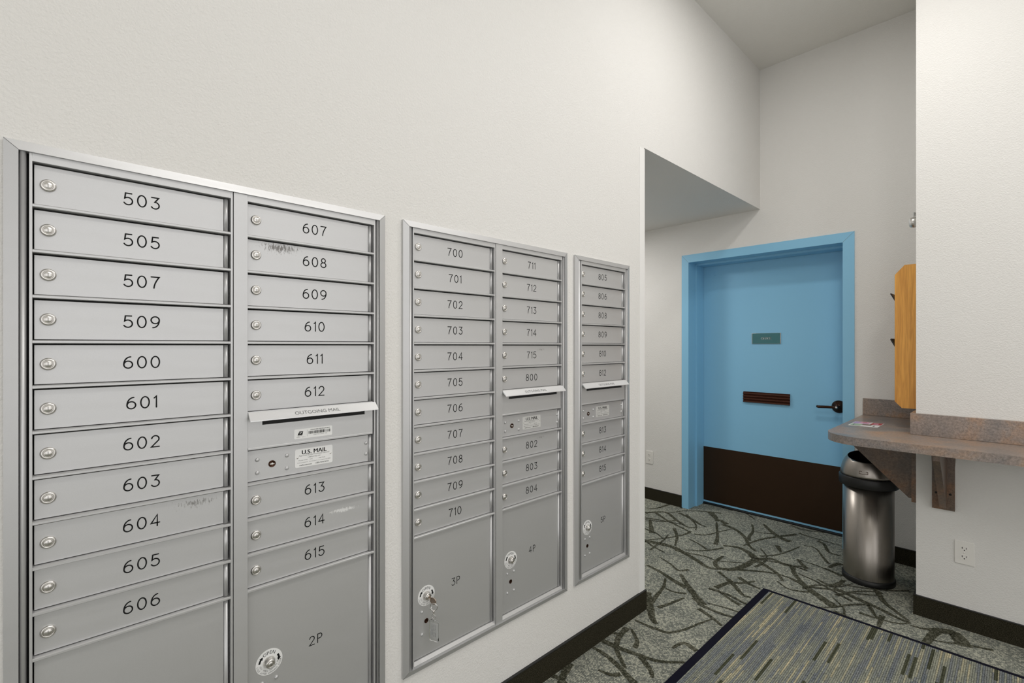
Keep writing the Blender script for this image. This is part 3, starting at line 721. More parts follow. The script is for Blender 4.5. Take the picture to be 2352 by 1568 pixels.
def outgoing(root, y0, y1, white_label):
    zt, zb = line(2), line(3) + 0.0002
    bm = NB()
    ys0, ys1 = y0 + 0.0340, y1 - 0.0290; sz0, sz1 = zb + 0.0610, zb + 0.0800     # slot opening
    X0, X1 = -0.006, -0.0012
    box(bm, X0, X1, y0 + 0.0005, ys0, zb, zt + 0.0080); box(bm, X0, X1, ys1, y1 - 0.0042, zb, zt + 0.0080)
    box(bm, X0, X1, ys0, ys1, zb, sz0); box(bm, X0, X1, ys0, ys1, sz1, zt + 0.0080)
    box(bm, X0, 0.0, y0 + 0.0005, y1 - 0.0042, zb, zb + 0.0062, bv=0.0012)
    pan = obj('outgoing_panel', bm, M['alu'], root, mz)
    # hood: sloping strip over the slot
    hz_t, hz_b, hx = zt + 0.0062, zt - 0.0150, 0.0205
    bm = NB()
    prism(bm, [(X1, hz_t), (0.0015, hz_t), (hx, hz_b + 0.0022), (hx, hz_b), (hx - 0.0015, hz_b), (X1, hz_t - 0.0045)], lambda u, v, d: (u, d, v), y0 + 0.0010, y1 + 0.0035)
    nx, nz = (hz_t - hz_b - 0.0022), (hx - 0.0015); ln = math.hypot(nx, nz); nx, nz = nx / ln * 0.0003, nz / ln * 0.0003
    def hood(u, v): return (0.0015 + (hx - 0.0015) * v + nx, u, hz_t + (hz_b + 0.0022 - hz_t) * v + nz)
    yc = (y0 + y1) / 2
    text(bm, 'OUTGOING MAIL', hood, yc - 0.061, yc + 0.061, 0.74, 0.34, mi=1)
    obj('slot_hood', bm, [M['alu_hood'], M['grey_ink']], pan, mz)
    bm = NB(); box(bm, -0.0075, -0.0062, ys0 - 0.004, ys1 + 0.004, sz0 - 0.004, sz1 + 0.004); obj('slot_shade_sheet', bm, M['dark'], pan, mz)  # dark sheet standing for the shade inside the slot
    if white_label:
        a, b, c, d = 0.4630, 0.5655, 1.1015, 1.1276; x = X1
        def mp(u, v): return (x + 0.0006, u, v)
        bm = NB(); prism(bm, rounded_rect(a, b, c, d, 0.003), lambda u, v, dd: (dd, u, v), x, x + 0.0004)
        text(bm, 'MANAGED SERVICE POINT', mp, 0.506, 0.559, 1.1215, 1.1242, 1, True)
        random.seed(11); u = 0.5010
        while u < 0.5610:
            w = random.choice((0.0006, 0.0010, 0.0016)); ribbon(bm, [(u, 1.1122), (u, 1.1188)], w, mp, 1); u += w + random.choice((0.0006, 0.0009, 0.0014))
        text(bm, '1000 1ST UNIT 900', mp, 0.514, 0.551, 1.1075, 1.1098, 2)
        text(bm, '99501   OF12', mp, 0.469, 0.492, 1.1045, 1.1064, 2)
        ribbon(bm, [(0.4965, 1.1060), (0.4965, 1.1235)], 0.0004, mp, 2)
        q = [(0.4715, 1.1115), (0.4840, 1.1115), (0.4865, 1.1210), (0.4760, 1.1210)]     # slanted eagle-head emblem
        vs = [bm.verts.new(mp(*p)) for p in q]; bm.faces.new(vs).material_index = 1
        vs = [bm.verts.new((x + 0.0008, p[0], p[1])) for p in ((0.4735, 1.1190), (0.4790, 1.1178), (0.4850, 1.1196), (0.4790, 1.1150), (0.4762, 1.1140), (0.4790, 1.1162))]; bm.faces.new(vs).material_index = 0
        text(bm, 'UNITED STATES', mp, 0.4715, 0.4835, 1.1088, 1.1104, 1, True)
        obj('service_sticker', bm, [M['white'], M['black'], M['grey_ink']], pan, mz)
def master(root, y0, y1, white_label):
    zt, zb = line(3) - 0.0030, line(4) + 0.0080
    bm = NB(); box(bm, FD - 0.003, FD, y0 + 0.0022, y1 - 0.0130, zb, zt, bv=0.0006); p = obj('carrier_panel', bm, M['alu'], root, mz)
    bm = NB(); lathe_h(bm, y1 - 0.0126, y1 - 0.0028, zb, zt); obj('hinge', bm, M['alu'], p, mz)
    for dy, z in ((0.0253, 1.060), (0.0253, 1.0268), (0.0972, 1.060), (0.0972, 1.0265), (0.3218, 1.0620), (0.3218, 1.0300)): rivet(p, y0 + dy, z)
    slot_lock(p, y0 + 0.0605, 1.0444)
    a, b, c, d = y0 + 0.1183, y0 + 0.2204, 1.0222, 1.0715
    bm = NB(); prism(bm, rounded_rect(a, b, c, d, 0.004), lambda u, v, dd: (dd, u, v), FD, FD + 0.0006)
    def mp(u, v): return (FD + 0.0009, u, v)
    yc = (a + b) / 2
    text(bm, 'U.S. MAIL', mp, yc - 0.0335, yc + 0.0335, 1.0565, 1.0675, 1, True)
    text(bm, LABEL[0], mp, yc - 0.0415, yc + 0.0415, 1.0508, 1.0552, 2)
    text(bm, LABEL[1], mp, yc - 0.0170, yc + 0.0170, 1.0455, 1.0486, 2)
    text(bm, LABEL[2], mp, yc - 0.0420, yc + 0.0300, 1.0390, 1.0420, 2)
    text(bm, LABEL[3], mp, yc - 0.0455, yc + 0.0455, 1.0330, 1.0358, 2)
    text(bm, LABEL[4], mp, yc - 0.0400, yc + 0.0400, 1.0258, 1.0298, 1)
    for yy in (a + 0.0060, b - 0.0060): lathe(bm, [(0.0022, 0.0), (0.0020, 0.0010), (0.0, 0.0013)], (FD + 0.0006, yy, 1.0485), (1, 0, 0), 12, mi=3)
    obj('mail_label', bm, [M['white'] if white_label else M['plate'], M['black'], M['grey_ink'], M['chrome']], p, mz)
ZSILL0, ZSILL1 = H - 1.0244, H - 1.0120
def parcel(root, y0, y1, num, key_lock=True):
    zt, zb = line(7) - 0.0030, ZSILL1 + 0.0015
    bm = NB(); box(bm, FD - 0.003, FD, y0 + 0.0022, y1 - 0.0130, zb, zt, bv=0.0006); p = obj('parcel_door', bm, M['alu'], root, mz)
    bm = NB(); lathe_h(bm, y1 - 0.0126, y1 - 0.0028, zb, zt); obj('hinge', bm, M['alu'], p, mz)
    if num is None: return
    bm = NB(); stroke_text(bm, num, face, (y0 + y1) / 2 + 0.0025, 0.5415, 0.0235, 0.0024); obj('number', bm, M['black'], p, mz)
    cy, cz, r = y0 + 0.0535, 0.5335, 0.0325
    bm = NB(); lathe(bm, [(r, 0.0), (r, 0.0007), (0.0, 0.0007)], (FD, cy, cz), (1, 0, 0), 48, smooth=False)
    def mp(u, v): return (FD + 0.0010, u, v)
    arc_text(bm, 'OPEN', mp, cy, cz, 0.0240, 0.0080, 90, 1, wide=1.0)
    arc_text(bm, 'LOCK AFTER OPENING DOOR', mp, cy, cz, 0.0284, 0.0042, 270, 2, inward=True)
    arc_text(bm, 'KEY WILL REMAIN IN', mp, cy, cz, 0.0215, 0.0042, 270, 2, inward=True)
    for am, sg in ((172, -1), (30, -1)):                           # curved arrows
        pts = []
        for k in range(7):
            an = math.radians(am + sg * 26 * k / 6); pts.append((0.0215, an))
        for k in range(6, -1, -1):
            an = math.radians(am + sg * 26 * k / 6); pts.append((0.0262, an))
        vs = [bm.verts.new(mp(cy + rr * math.cos(an), cz + rr * math.sin(an))) for rr, an in pts]; bm.faces.new(vs).material_index = 1
        a1, a2 = math.radians(am + sg * 25), math.radians(am + sg * 42)
        vs = [bm.verts.new(mp(cy + rr * math.cos(an), cz + rr * math.sin(an))) for rr, an in ((0.0190, a1), (0.0287, a1), (0.0239, a2))]; bm.faces.new(vs).material_index = 1
    obj('instruction_disc', bm, [M['white'], M['black'], M['grey_ink']], p, mz)
    bm = lock_mesh(cy, cz, FD + 0.0095, 0.0115); lathe(bm, [(0.0145, -0.0090), (0.0145, -0.0070), (0.0118, -0.0010), (0.0112, 0.0)], (FD + 0.0095, cy, cz), (1, 0, 0), 32)
    obj('lock', bm, [M['chrome'], M['dark']], p, mz)
    for dy, z in ((0.0368, 0.4850), (0.0711, 0.4855), (0.0368, 0.4120), (0.0711, 0.4130)): rivet(p, y0 + dy, z, 0.0050)
    bm = NB(); lathe(bm, [(0.0078, 0.0), (0.0078, 0.0006), (0.0066, 0.0008), (0.0060, 0.0003), (0.0, 0.0003)], (FD, y0 + 0.0538, 0.4510), (1, 0, 0), 24); box(bm, FD, FD + 0.0012, y0 + 0.0522, y0 + 0.0554, 0.4480, 0.4545, mi=0)
    obj('keyhole', bm, [M['bronze']], p, mz)

def trim(root, a, b):
    """mitred picture-frame trim, outer edge low, inner edge proud"""
    w = 0.0205; wt = 0.0190; wb = 0.0160; bm = NB()
    oc = [(a, ZB), (b, ZB), (b, ZT), (a, ZT)]; ic = [(a + w, ZB + wb), (b - w, ZB + wb), (b - w, ZT - wt), (a + w, ZT - wt)]
    rings = [[bm.verts.new((-0.0082, y, z)) for y, z in oc], [bm.verts.new((0.0004, y, z)) for y, z in oc],
             [bm.verts.new((0.0050, y, z)) for y, z in ic], [bm.verts.new((-0.0120, y, z)) for y, z in ic]]
    for i in range(3):
        for k in range(4):
            bm.faces.new([rings[i][k], rings[i][(k + 1) % 4], rings[i + 1][(k + 1) % 4], rings[i + 1][k]])
    for k in range(4):
        def seam(u, v): return (u, *v)
        o, i_ = oc[k], ic[k]
        n = Vector((i_[1] - o[1], -(i_[0] - o[0]))).normalized() * 0.0005
        vs = [bm.verts.new(p) for p in ((0.0006, o[0] - n.x, o[1] - n.y), (0.0006, o[0] + n.x, o[1] + n.y), (0.0052, i_[0] + n.x, i_[1] + n.y), (0.0052, i_[0] - n.x, i_[1] - n.y))]
        bm.faces.new(vs).material_index = 1
    obj('trim_frame', bm, [M['alu_trim'], M['grey_ink']], root, mz)

def unit(idx, label, cols, parcels, nums, spec):
    a, b = UNITS[idx]
    root = thing('mailbox_unit', label, 'mailbox', tuple(mz(Vector((0, (a + b) / 2, ZB)))), 'recessed mailbox units on the wall')
    trim(root, a, b)
    bm = NB(); box(bm, -0.36, -0.0235, a + 0.018, b - 0.018, ZB + 0.015, ZT - 0.016); obj('cabinet_body', bm, M['dark'], root, mz)  # coloured near-black so the gaps round the doors look shaded
    zi0, zi1 = ZB + 0.016, ZT - 0.019
    # stiles: rounded channel beads beside the trim, thin jamb strips, head and sill
    yl, yr = cols[0][0], cols[-1][1]
    for y0, y1 in ((a + 0.0205, yl - 0.0078), (yr + 0.0078, b - 0.0205)):
        bm = NB(); lathe_h(bm, y0, y1, zi0, zi1, -0.012, 0.0030); obj('side_bead', bm, M['alu'], root, mz)
    bm = NB()
    for y0, y1 in cols:
        box(bm, -0.023, 0.0, y0 - 0.0046, y0, zi0, zi1, bv=0.0006); box(bm, -0.023, 0.0, y1, y1 + 0.0046, zi0, zi1, bv=0.0006)
        box(bm, -0.023, -0.0004, y0 - 0.0010, y1 + 0.0010, line(-4), zi1)
        box(bm, -0.023, 0.0, y0 - 0.0010, y1 + 0.0010, zi0, ZSILL0)
    obj('face_frame', bm, M['alu'], root, mz)
    for y0, y1 in cols:
        bm = NB(); prism(bm, [(-0.023, ZSILL0), (0.0005, ZSILL0), (0.0005, ZSILL0 + 0.004), (-0.0075, ZSILL1), (-0.023, ZSILL1)], lambda u, v, d: (u, d, v), y0, y1)
        obj('sill_bar', bm, M['alu'], root, mz)
    if len(cols) == 2:
        bm = NB(); box(bm, -0.023, 0.0012, cols[0][1] + 0.0060, cols[1][0], zi0, zi1, bv=0.0006); obj('center_post', bm, M['alu'], root, mz)
    for ci, (y0, y1) in enumerate(cols):
        col = nums[ci]
        for k in range(-3, 8):
            if spec[ci] and k in (2, 3): continue
            rail(root, y0, y1, k)
        j = 0
        for k in range(-4, 7):
            if spec[ci] and k in (2, 3): continue
            n = col[j]; j += 1
            bay_door(root, y0, y1, k, n, {'608': M['alu_608'], '604': M['alu_604'], '614': M['alu_614'], '715': M['alu_715'], '802': M['alu_715']}.get(n))
        if spec[ci]: outgoing(root, y0, y1, idx == 0); master(root, y0, y1, idx == 0)
        parcel(root, y0, y1, parcels[ci])
R = lambda a, b: [str(n) for n in range(a, b)]
unit(0, 'nearest two-column grey mailbox unit with compartments 503 to 615', [(-0.0296, 0.3136), (0.3508, 0.6925)], [None, '2P'],
     [['503', '505', '507', '509'] + R(600, 607), R(607, 616)], [False, True])
unit(1, 'middle two-column grey mailbox unit with compartments 700 to 804 and hanging keys', [(0.8308, 1.1722), (1.2106, 1.5488)], ['3P', '4P'],
     [R(700, 711), ['711', '712', '713', '714', '715', '800', '802', '803', '804']], [False, True])
unit(2, 'single-column grey mailbox unit with compartments 805 to 815 beside the corridor opening', [(1.6859, 2.0249)], ['5P'],
     [['805', '806', '808', '809', '810', '812', '813', '814', '815']], [True])

# ------------------------------------------------------------------ keys left in parcel lock 3P
ky, kz = (0.8308 + 0.0535) * S, H + (0.5335 - H) * S
kx = 0.008 + (FD + 0.0155) * S
t = thing('key_set', 'key with ring and clear plastic tag hanging in the lock of door 3P', 'keys', (kx, ky, kz))
bm = NB(); dirv = Vector((0.55, -0.02, -0.30)).normalized()
bow = Vector((kx + 0.016, ky - 0.002, kz - 0.0085)); pl = []
box(bm, kx - 0.001, kx + 0.010, ky - 0.0011, ky + 0.0011, kz - 0.0040, kz + 0.0040)
for k in range(20):
    an = 2 * math.pi * k / 20; pl.append((bow.x + 0.0105 * math.cos(an) * (1.0 if math.cos(an) > 0 else 1.15), bow.z + 0.0115 * math.sin(an)))
prism(bm, pl, lambda u, v, d: (u, d + (v - bow.z) * -0.12 + (u - kx) * 0.35, v), ky - 0.0012, ky + 0.0012)
obj('key', bm, M['brass'], t)
rc = Vector((kx + 0.020, ky + 0.0045, kz - 0.0255)); bm = NB()
for off in (0.0, 0.0013):
    tube(bm, [(rc.x + 0.0118 * math.cos(2 * math.pi * k / 28) * 0.80, rc.y + 0.0118 * math.cos(2 * math.pi * k / 28) * 0.60 + off, rc.z + 0.0118 * math.sin(2 * math.pi * k / 28)) for k in range(28)], 0.0009, 6, closed=True)
obj('split_ring', bm, M['steel'], t)
cb = Vector((rc.x, rc.y, rc.z - 0.0118)); bm = NB()
lathe(bm, [(0.0, 0.003), (0.0032, 0.002), (0.0045, -0.002), (0.0032, -0.006), (0.0018, -0.008), (0.0018, -0.011), (0.003, -0.012), (0.0, -0.0135)], cb, (0, 0, 1), 14)
obj('swivel', bm, M['chrome'], t)
lc = cb - Vector((0, 0, 0.0185)); bm = NB()
tube(bm, [(lc.x + 0.0060 * math.cos(2 * math.pi * k / 20), lc.y + 0.003 * math.cos(2 * math.pi * k / 20), lc.z + 0.0060 * math.sin(2 * math.pi * k / 20)) for k in range(20)], 0.0009, 6, closed=True)
tube(bm, [(lc.x, lc.y, lc.z - 0.0055), (lc.x, lc.y + 0.0006, lc.z - 0.0105), (lc.x, lc.y, lc.z - 0.0150)], 0.0013, 6)
obj('link', bm, M['steel'], t)
tc_ = Vector((lc.x + 0.001, lc.y + 0.001)); tz1 = lc.z - 0.0120; tz0 = tz1 - 0.0660; hw = 0.0165
tu = Vector((0.939, 0.344)); tn = Vector((-0.344, 0.939))
def tagmap(u, v, d): return (tc_.x + tu.x * u + tn.x * d, tc_.y + tu.y * u + tn.y * d, v)
bm = NB(); prism(bm, rounded_rect(-hw, hw, tz0, tz1, 0.004), tagmap, -0.0028, 0.0028)
tg = obj('key_tag', bm, M['clear'], t); tg['label'] = 'clear plastic key tag with a paper insert'
bm = NB(); prism(bm, rounded_rect(-hw + 0.003, hw - 0.003, tz0 + 0.010, tz1 - 0.009, 0.001), tagmap, -0.0008, 0.0008)
for u in (-0.006, 0.001, 0.006):
    for z_ in [tz0 + 0.014 + 0.0022 * k for k in range(18)]:
        if random.random() < 0.75: ribbon(bm, [(u, z_), (u, z_ + 0.0013)], 0.0011, lambda a_, b_: tagmap(a_, b_, -0.0011), 1)
obj('paper_insert', bm, [M['white'], M['grey_ink']], tg)

# ------------------------------------------------------------------ outlets
def outlet(label, x0, x1, z0, z1, y):
    t = thing('wall_outlet', label, 'outlet', ((x0 + x1) / 2, y, z0), 'duplex wall outlets'); xc, zc = (x0 + x1) / 2, (z0 + z1) / 2
    bm = NB(); box(bm, x0, x1, y - 0.006, y - 0.0001, z0, z1, bv=0.0018); obj('cover_plate', bm, M['white_plastic'], t)
    for s in (1, -1):
        zc2 = zc + s * 0.0200
        bm = NB(); pl = []
        for k in range(28):
            an = 2 * math.pi * k / 28; pl.append((xc + 0.0168 * math.cos(an), zc2 + max(-0.0125, min(0.0125, 0.0168 * math.sin(an)))))
        prism(bm, pl, lambda u, v, d: (u, d, v), y - 0.0076, y - 0.006)
        yy = y - 0.0078
        box(bm, xc - 0.0080, xc - 0.0060, yy, yy + 0.001, zc2 - 0.001, zc2 + 0.0080, mi=1); box(bm, xc - 0.0105, xc - 0.0060, yy, yy + 0.001, zc2 + 0.0022, zc2 + 0.0040, mi=1)
        box(bm, xc + 0.0058, xc + 0.0078, yy, yy + 0.001, zc2 - 0.0005, zc2 + 0.0070, mi=1)
        lathe(bm, [(0.0026, 0.0), (0.0, 0.0002)], (xc, yy + 0.0002, zc2 - 0.0065), (0, -1, 0), 12, mi=1)
        obj('receptacle', bm, [M['white_plastic'], M['black']], t)
    bm = NB(); lathe(bm, [(0.0032, 0.0), (0.0028, 0.0010), (0.0, 0.0013)], (xc, y - 0.006, zc), (0, -1, 0), 12); obj('screw', bm, M['white_plastic'], t)
outlet('white duplex outlet low on the wall left of the blue door', -0.9515, -0.8815, H - 1.037, H - 0.925, L)
outlet('white duplex outlet on the right wall below the counter bracket', 1.1130, 1.1822, 0.3090, 0.4180, YR)

# ------------------------------------------------------------------ counter
CZ, CT = H - 0.445, 0.040
CX0, CY0, CR = 0.631, 2.815, 0.170
pl = [(CX0, L - 0.001)]
for k in range(15):
    an = math.radians(180 + 90 * k / 14); pl.append((CX0 + CR + CR * math.cos(an), CY0 + CR + CR * math.sin(an)))
pl += [(3.6, CY0), (3.6, YR - 0.001), (XC - 0.001, YR - 0.001), (XC - 0.001, L - 0.001)]
t = thing('counter', 'brown stone-look laminate writing counter wrapping the right wall corner', 'counter', (1.4, 3.0, CZ - CT))
bm = NB(); prism(bm, pl, lambda u, v, d: (u, v, d), CZ - CT, CZ); obj('countertop', bm, M['laminate'], t)
BS = 0.1065
bm = NB(); box(bm, XC - 0.0205, 3.6, YR - 0.019, YR - 0.0005, CZ + 0.0006, CZ + BS, bv=0.0008); obj('backsplash', bm, M['laminate'], t)
bm = NB(); box(bm, XC - 0.0205, XC - 0.0005, YR + 0.0005, L - 0.0205, CZ + 0.0006, CZ + BS, bv=0.0008); obj('backsplash', bm, M['laminate'], t)
bm = NB(); box(bm, 0.6315, XC - 0.0005, L - 0.019, L - 0.0005, CZ + 0.0006, CZ + BS, bv=0.0008); obj('backsplash', bm, M['laminate'], t)

def bracket(label, mp, loc):
    """mp(a, o, z): a along the wall, o out from it"""
    t = thing('shelf_bracket', label, 'bracket', loc, 'counter brackets'); zt = CZ - CT - 0.0005; zb = 0.556
    hw = 0.0415
    bm = NB()
    pl = [(-hw, zb), (hw, zb), (hw, zt - 0.10), (hw + 0.002, zt - 0.055), (hw + 0.009, zt), (-hw - 0.009, zt), (-hw - 0.002, zt - 0.055), (-hw, zt - 0.10)]
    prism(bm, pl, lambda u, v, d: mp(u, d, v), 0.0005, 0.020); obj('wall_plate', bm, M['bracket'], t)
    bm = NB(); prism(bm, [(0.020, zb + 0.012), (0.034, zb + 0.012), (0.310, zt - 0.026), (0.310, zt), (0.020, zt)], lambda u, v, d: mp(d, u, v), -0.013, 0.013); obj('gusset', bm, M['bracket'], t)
    for s in (-1, 1):
        bm = NB(); pp = Vector(mp(s * 0.026, 0.020, 0.634)); ax = Vector(mp(0, 1, 0)) - Vector(mp(0, 0, 0))
        lathe(bm, [(0.0052, 0.0), (0.0050, 0.0015), (0.0, 0.0020)], pp, ax, 16); obj('bolt', bm, M['rubber'], t)
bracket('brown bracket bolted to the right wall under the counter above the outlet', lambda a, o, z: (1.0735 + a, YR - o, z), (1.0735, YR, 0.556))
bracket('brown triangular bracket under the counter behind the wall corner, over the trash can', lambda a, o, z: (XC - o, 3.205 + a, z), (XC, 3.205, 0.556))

# ------------------------------------------------------------------ brochure on counter
bm = NB()
def bq(pts, mi, z):
    vs = [bm.verts.new((x, y, CZ + z)) for x, y in pts]; f = bm.faces.new(vs); f.material_index = mi
A0, A1, B1, B0 = Vector((0.6640, 3.425)), Vector((0.665, 3.235)), Vector((0.797, 3.245)), Vector((0.800, 3.430))
def bl(u, v): p = (A0 * (1 - u) + B0 * u) * (1 - v) + (A1 * (1 - u) + B1 * u) * v; return (p.x, p.y)
def quad(u0, u1, v0, v1, mi, z): bq([bl(u0, v0), bl(u1, v0), bl(u1, v1), bl(u0, v1)], mi, z)
prism(bm, [bl(0, 0), bl(1, 0), bl(1, 1), bl(0, 1)], lambda u, v, d: (u, v, CZ + d), 0.0004, 0.0016, 0)
quad(0.02, 0.22, 0.02, 0.50, 1, 0.0018); quad(0.22, 0.55, 0.02, 0.46, 2, 0.0018); quad(0.62, 0.98, 0.02, 0.52, 3, 0.0018)
quad(0.05, 0.40, 0.56, 0.95, 4, 0.0018); quad(0.40, 0.72, 0.50, 0.78, 5, 0.0018); quad(0.30, 0.44, 0.12, 0.20, 3, 0.0020); quad(0.70, 0.86, 0.18, 0.40, 2, 0.0020)
quad(0.80, 0.86, 0.70, 0.92, 6, 0.0018); quad(0.24, 0.50, 0.28, 0.36, 1, 0.0020); quad(0.12, 0.16, 0.6, 0.9, 6, 0.0020)
tag(obj('brochure', bm, [M['white'], M['violet'], M['pink'], M['red'], M['green'], M['brownp'], M['grey_ink']]), 'colourful printed leaflet lying on the brown counter', 'leaflet')

# ------------------------------------------------------------------ trash can
TX, TY = 0.7258, 3.418
t = thing('trash_can', 'round brushed-steel trash can with an open dome lid under the counter end', 'trash can', (TX, TY, 0))
bm = NB(); lathe(bm, [(0.0, 0.0005), (0.124, 0.0005), (0.127, 0.004), (0.127, 0.028), (0.121, 0.034), (0.0, 0.034)], (TX, TY, 0), (0, 0, 1), 48); obj('base_ring', bm, M['rubber'], t)
bm = NB(); lathe(bm, [(0.120, 0.034), (0.120, 0.560), (0.1185, 0.560), (0.1185, 0.034)], (TX, TY, 0), (0, 0, 1), 64); obj('can_body', bm, M['ss'], t)
bm = NB(); lathe(bm, [(0.119, 0.548), (0.139, 0.548), (0.1415, 0.552), (0.1415, 0.598), (0.139, 0.602), (0.130, 0.603)], (TX, TY, 0), (0, 0, 1), 64); obj('rim_band', bm, M['rubber'], t)
bm = NB()
lathe(bm, [(0.134 * math.cos(math.radians(a)) ** 0.8 if a < 90 else 0.0, 0.602 + 0.150 * math.sin(math.radians(a))) for a in range(0, 91, 5)], (TX, TY, 0), (0, 0, 1), 64)
to_cam = Vector((D - TX, -TY, 0)).normalized()
pn = (Vector((0, 0, 1)) + to_cam * 0.20).normalized(); pc = Vector((TX, TY, 0.714))
bmesh.ops.bisect_plane(bm, geom=bm.verts[:] + bm.edges[:] + bm.faces[:], plane_co=pc, plane_no=pn, clear_outer=True)
dome = obj('dome_lid', bm, M['ss'], t)
sol = dome.modifiers.new('solid', 'SOLIDIFY'); sol.thickness = 0.002; sol.offset = -1
bm = NB(); lathe(bm, [(0.0, 0.640), (0.118, 0.640), (0.118, 0.636), (0.0, 0.636)], (TX, TY, 0), (0, 0, 1), 48); obj('inside_shade_disc', bm, M['rubber'], t)  # black disc standing for the shaded inside of the can
# small badge on the dome
side = Vector((-to_cam.y, to_cam.x, 0)); bdir = (to_cam * 0.985 - side * 0.16).normalized(); bs = Vector((-bdir.y, bdir.x, 0))
bp_ = Vector((TX, TY, 0)) + bdir * 0.1325
bm = NB()
prism(bm, rounded_rect(-0.0205, 0.0205, 0.630, 0.646, 0.002), lambda u, v, d: tuple(bp_ + bs * u + bdir * (d - (v - 0.630) * 0.22 - u * u * 3.2) + Vector((0, 0, v))), -0.004, 0.0010)
prism(bm, rounded_rect(-0.0185, 0.0185, 0.6325, 0.6435, 0.0015), lambda u, v, d: tuple(bp_ + bs * u + bdir * (d - (v - 0.630) * 0.22 - u * u * 3.2) + Vector((0, 0, v))), 0.0010, 0.0014, 1)
obj('badge', bm, [M['bronze'], M['ss']], dome)

# ------------------------------------------------------------------ oak literature rack on the hidden side wall
RZ0, RZ1 = 1.0165, 1.7835
t = thing('literature_rack', 'golden oak wall rack with chamfered side panels and dark pockets beside the door', 'rack', (XC, 3.45, RZ0))
def rack_panel(y0, y1):
    bm = NB(); xf, xb = 0.8632, XC - 0.0005
    prism(bm, [(xb, RZ0), (xf + 0.030, RZ0), (xf, RZ0 + 0.034), (xf, RZ1 - 0.050), (xf + 0.042, RZ1), (xb, RZ1)], lambda u, v, d: (u, d, v), y0, y1)
    obj('side_panel', bm, M['oak'], t)
rack_panel(3.300, 3.320); rack_panel(3.640, 3.660)
bm = NB(); box(bm, XC - 0.014, XC - 0.002, 3.320, 3.640, RZ0 + 0.012, RZ1 - 0.006); obj('back_panel', bm, M['oak'], t)
for zz in (1.595, 1.345, 1.105):
    bm = NB()
    prism(bm, [(0.955, zz - 0.16), (0.861, zz - 0.002), (0.840, zz + 0.040), (0.844, zz + 0.043), (0.867, zz + 0.004), (0.955, zz - 0.150)] if zz > 1.2 else [(0.955, zz - 0.07), (0.868, zz - 0.01), (0.868, zz), (0.955, zz - 0.06)],
          lambda u, v, d: (u, d, v), 3.321, 3.639)
    obj('pocket', bm, M['rubber'], t)
    if zz > 1.2:
        bm = NB(); tube(bm, [(0.8395, 3.321, zz + 0.042), (0.8395, 3.639, zz + 0.042)], 0.0035, 8); obj('pocket_lip', bm, M['steel'], t)

# ------------------------------------------------------------------ emergency light head peeking past the corner
EX, EY, EZ = 0.926, 3.50, 2.043
t = thing('emergency_light', 'chrome emergency light head peeking past the wall corner above the rack', 'light', (XC, EY, EZ))
bm = NB(); box(bm, XC - 0.030, XC - 0.0005, EY - 0.05, EY + 0.22, EZ - 0.01, EZ + 0.11, bv=0.006); obj('housing', bm, M['white_plastic'], t)
bm = NB(); ax = Vector((-1, -0.25, -0.05)).normalized()
lathe(bm, [(0.0, -0.030), (0.016, -0.030), (0.026, -0.014), (0.030, 0.002), (0.030, 0.012), (0.026, 0.020), (0.0, 0.022)], (EX - 0.003, EY, EZ), ax, 28); hd = obj('lamp_head', bm, M['chrome'], t)
bm = NB(); lathe(bm, [(0.0, 0.0235), (0.020, 0.0225), (0.022, 0.020)], (EX - 0.003, EY, EZ), ax, 20); obj('lens', bm, M['white'], hd)
bm = NB(); tube(bm, [(EX, EY, EZ + 0.015), (EX + 0.002, EY, EZ + 0.045), (EX + 0.030, EY, EZ + 0.085)], 0.006, 10)
for k in range(6): tube(bm, [(EX + 0.0010 + 0.007 * math.cos(2 * math.pi * j / 10), EY + 0.007 * math.sin(2 * math.pi * j / 10), EZ + 0.030 + 0.005 * k) for j in range(10)], 0.0016, 6, closed=True)
obj('swivel_arm', bm, M['steel'], t)
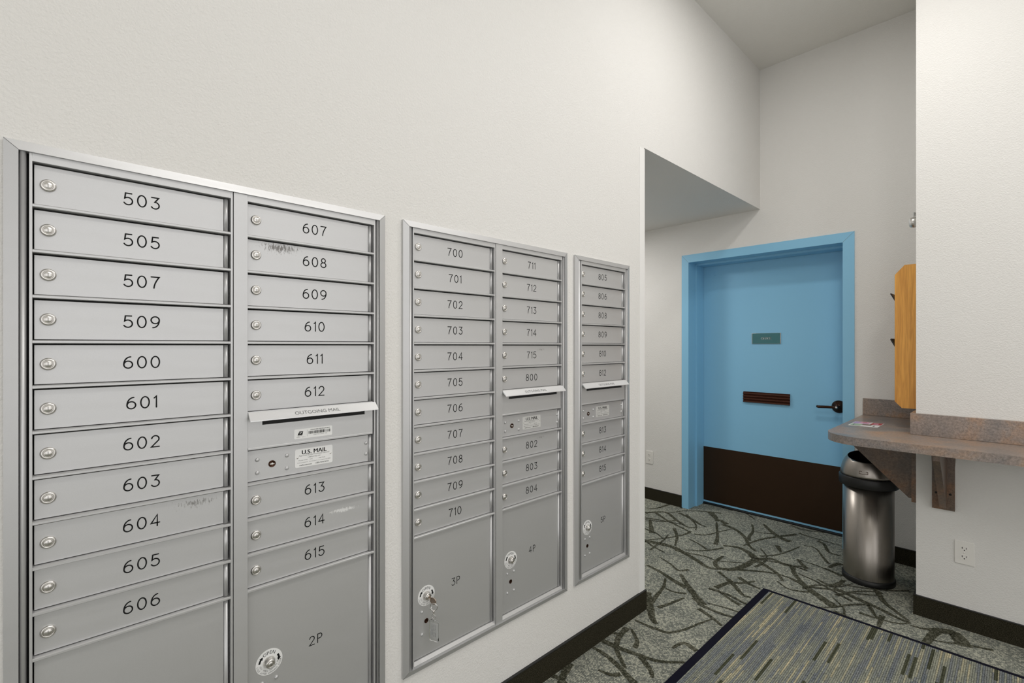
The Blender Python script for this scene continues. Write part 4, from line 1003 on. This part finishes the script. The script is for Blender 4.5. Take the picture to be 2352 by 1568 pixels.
bm = NB(); lathe(bm, [(0.0, -0.012), (0.006, -0.010), (0.006, 0.006), (0.0, 0.008)], (EX + 0.02, EY, EZ - 0.036), (0, 0, 1), 12); obj('adjusting_knob', bm, M['rubber'], t)

# ------------------------------------------------------------------ entrance mat
MX0, MX1, MY0, MY1 = 0.349, 2.60, 0.30, 2.857
t = thing('entrance_mat', 'striped grey and beige entrance mat with dark navy binding on the carpet', 'mat', ((MX0 + MX1) / 2, (MY0 + MY1) / 2, 0))
bm = NB(); box(bm, MX0 + 0.034, MX1 - 0.034, MY0 + 0.02, MY1 - 0.020, 0.0002, 0.0060); obj('mat_field', bm, M['matw'], t)
bm = NB()
for b_ in ((MX0, MX0 + 0.0345, MY0, MY1), (MX1 - 0.0345, MX1, MY0, MY1), (MX0 + 0.0345, MX1 - 0.0345, MY0, MY0 + 0.0205), (MX0 + 0.0345, MX1 - 0.0345, MY1 - 0.0205, MY1)):
    box(bm, b_[0], b_[1], b_[2], b_[3], 0.0002, 0.0066, bv=0.0012)
obj('binding_edge', bm, M['navy'], t)

# ------------------------------------------------------------------ ceiling lamps (out of the frame), the fill lamps added
def fixture(x, y, z, sx, sy, label):
    t = thing('key_or_fill_lamp', label, 'ceiling lamp', (x, y, z))
    bm = NB()
    for b_ in ((x - sx - 0.03, x - sx, y - sy - 0.03, y + sy + 0.03), (x + sx, x + sx + 0.03, y - sy - 0.03, y + sy + 0.03), (x - sx, x + sx, y - sy - 0.03, y - sy), (x - sx, x + sx, y + sy, y + sy + 0.03)):
        box(bm, *b_, z - 0.025, z - 0.0005)
    obj('lamp_frame', bm, M['white_plastic'], t)
fixture(0.92, 2.30, CEIL, 0.16, 0.16, 'square white ceiling lamp in front of the blue office door')
fixture(1.80, 0.75, CEIL, 0.14, 0.64, 'added long white fill lamp over the lobby floor facing the mailbox units')
fixture(2.30, 1.70, CEIL, 0.16, 0.16, 'added square white fill lamp in front of the right wall counter')
fixture(-1.30, 3.00, SOFF, 0.16, 0.16, 'added square white fill lamp under the low corridor ceiling')
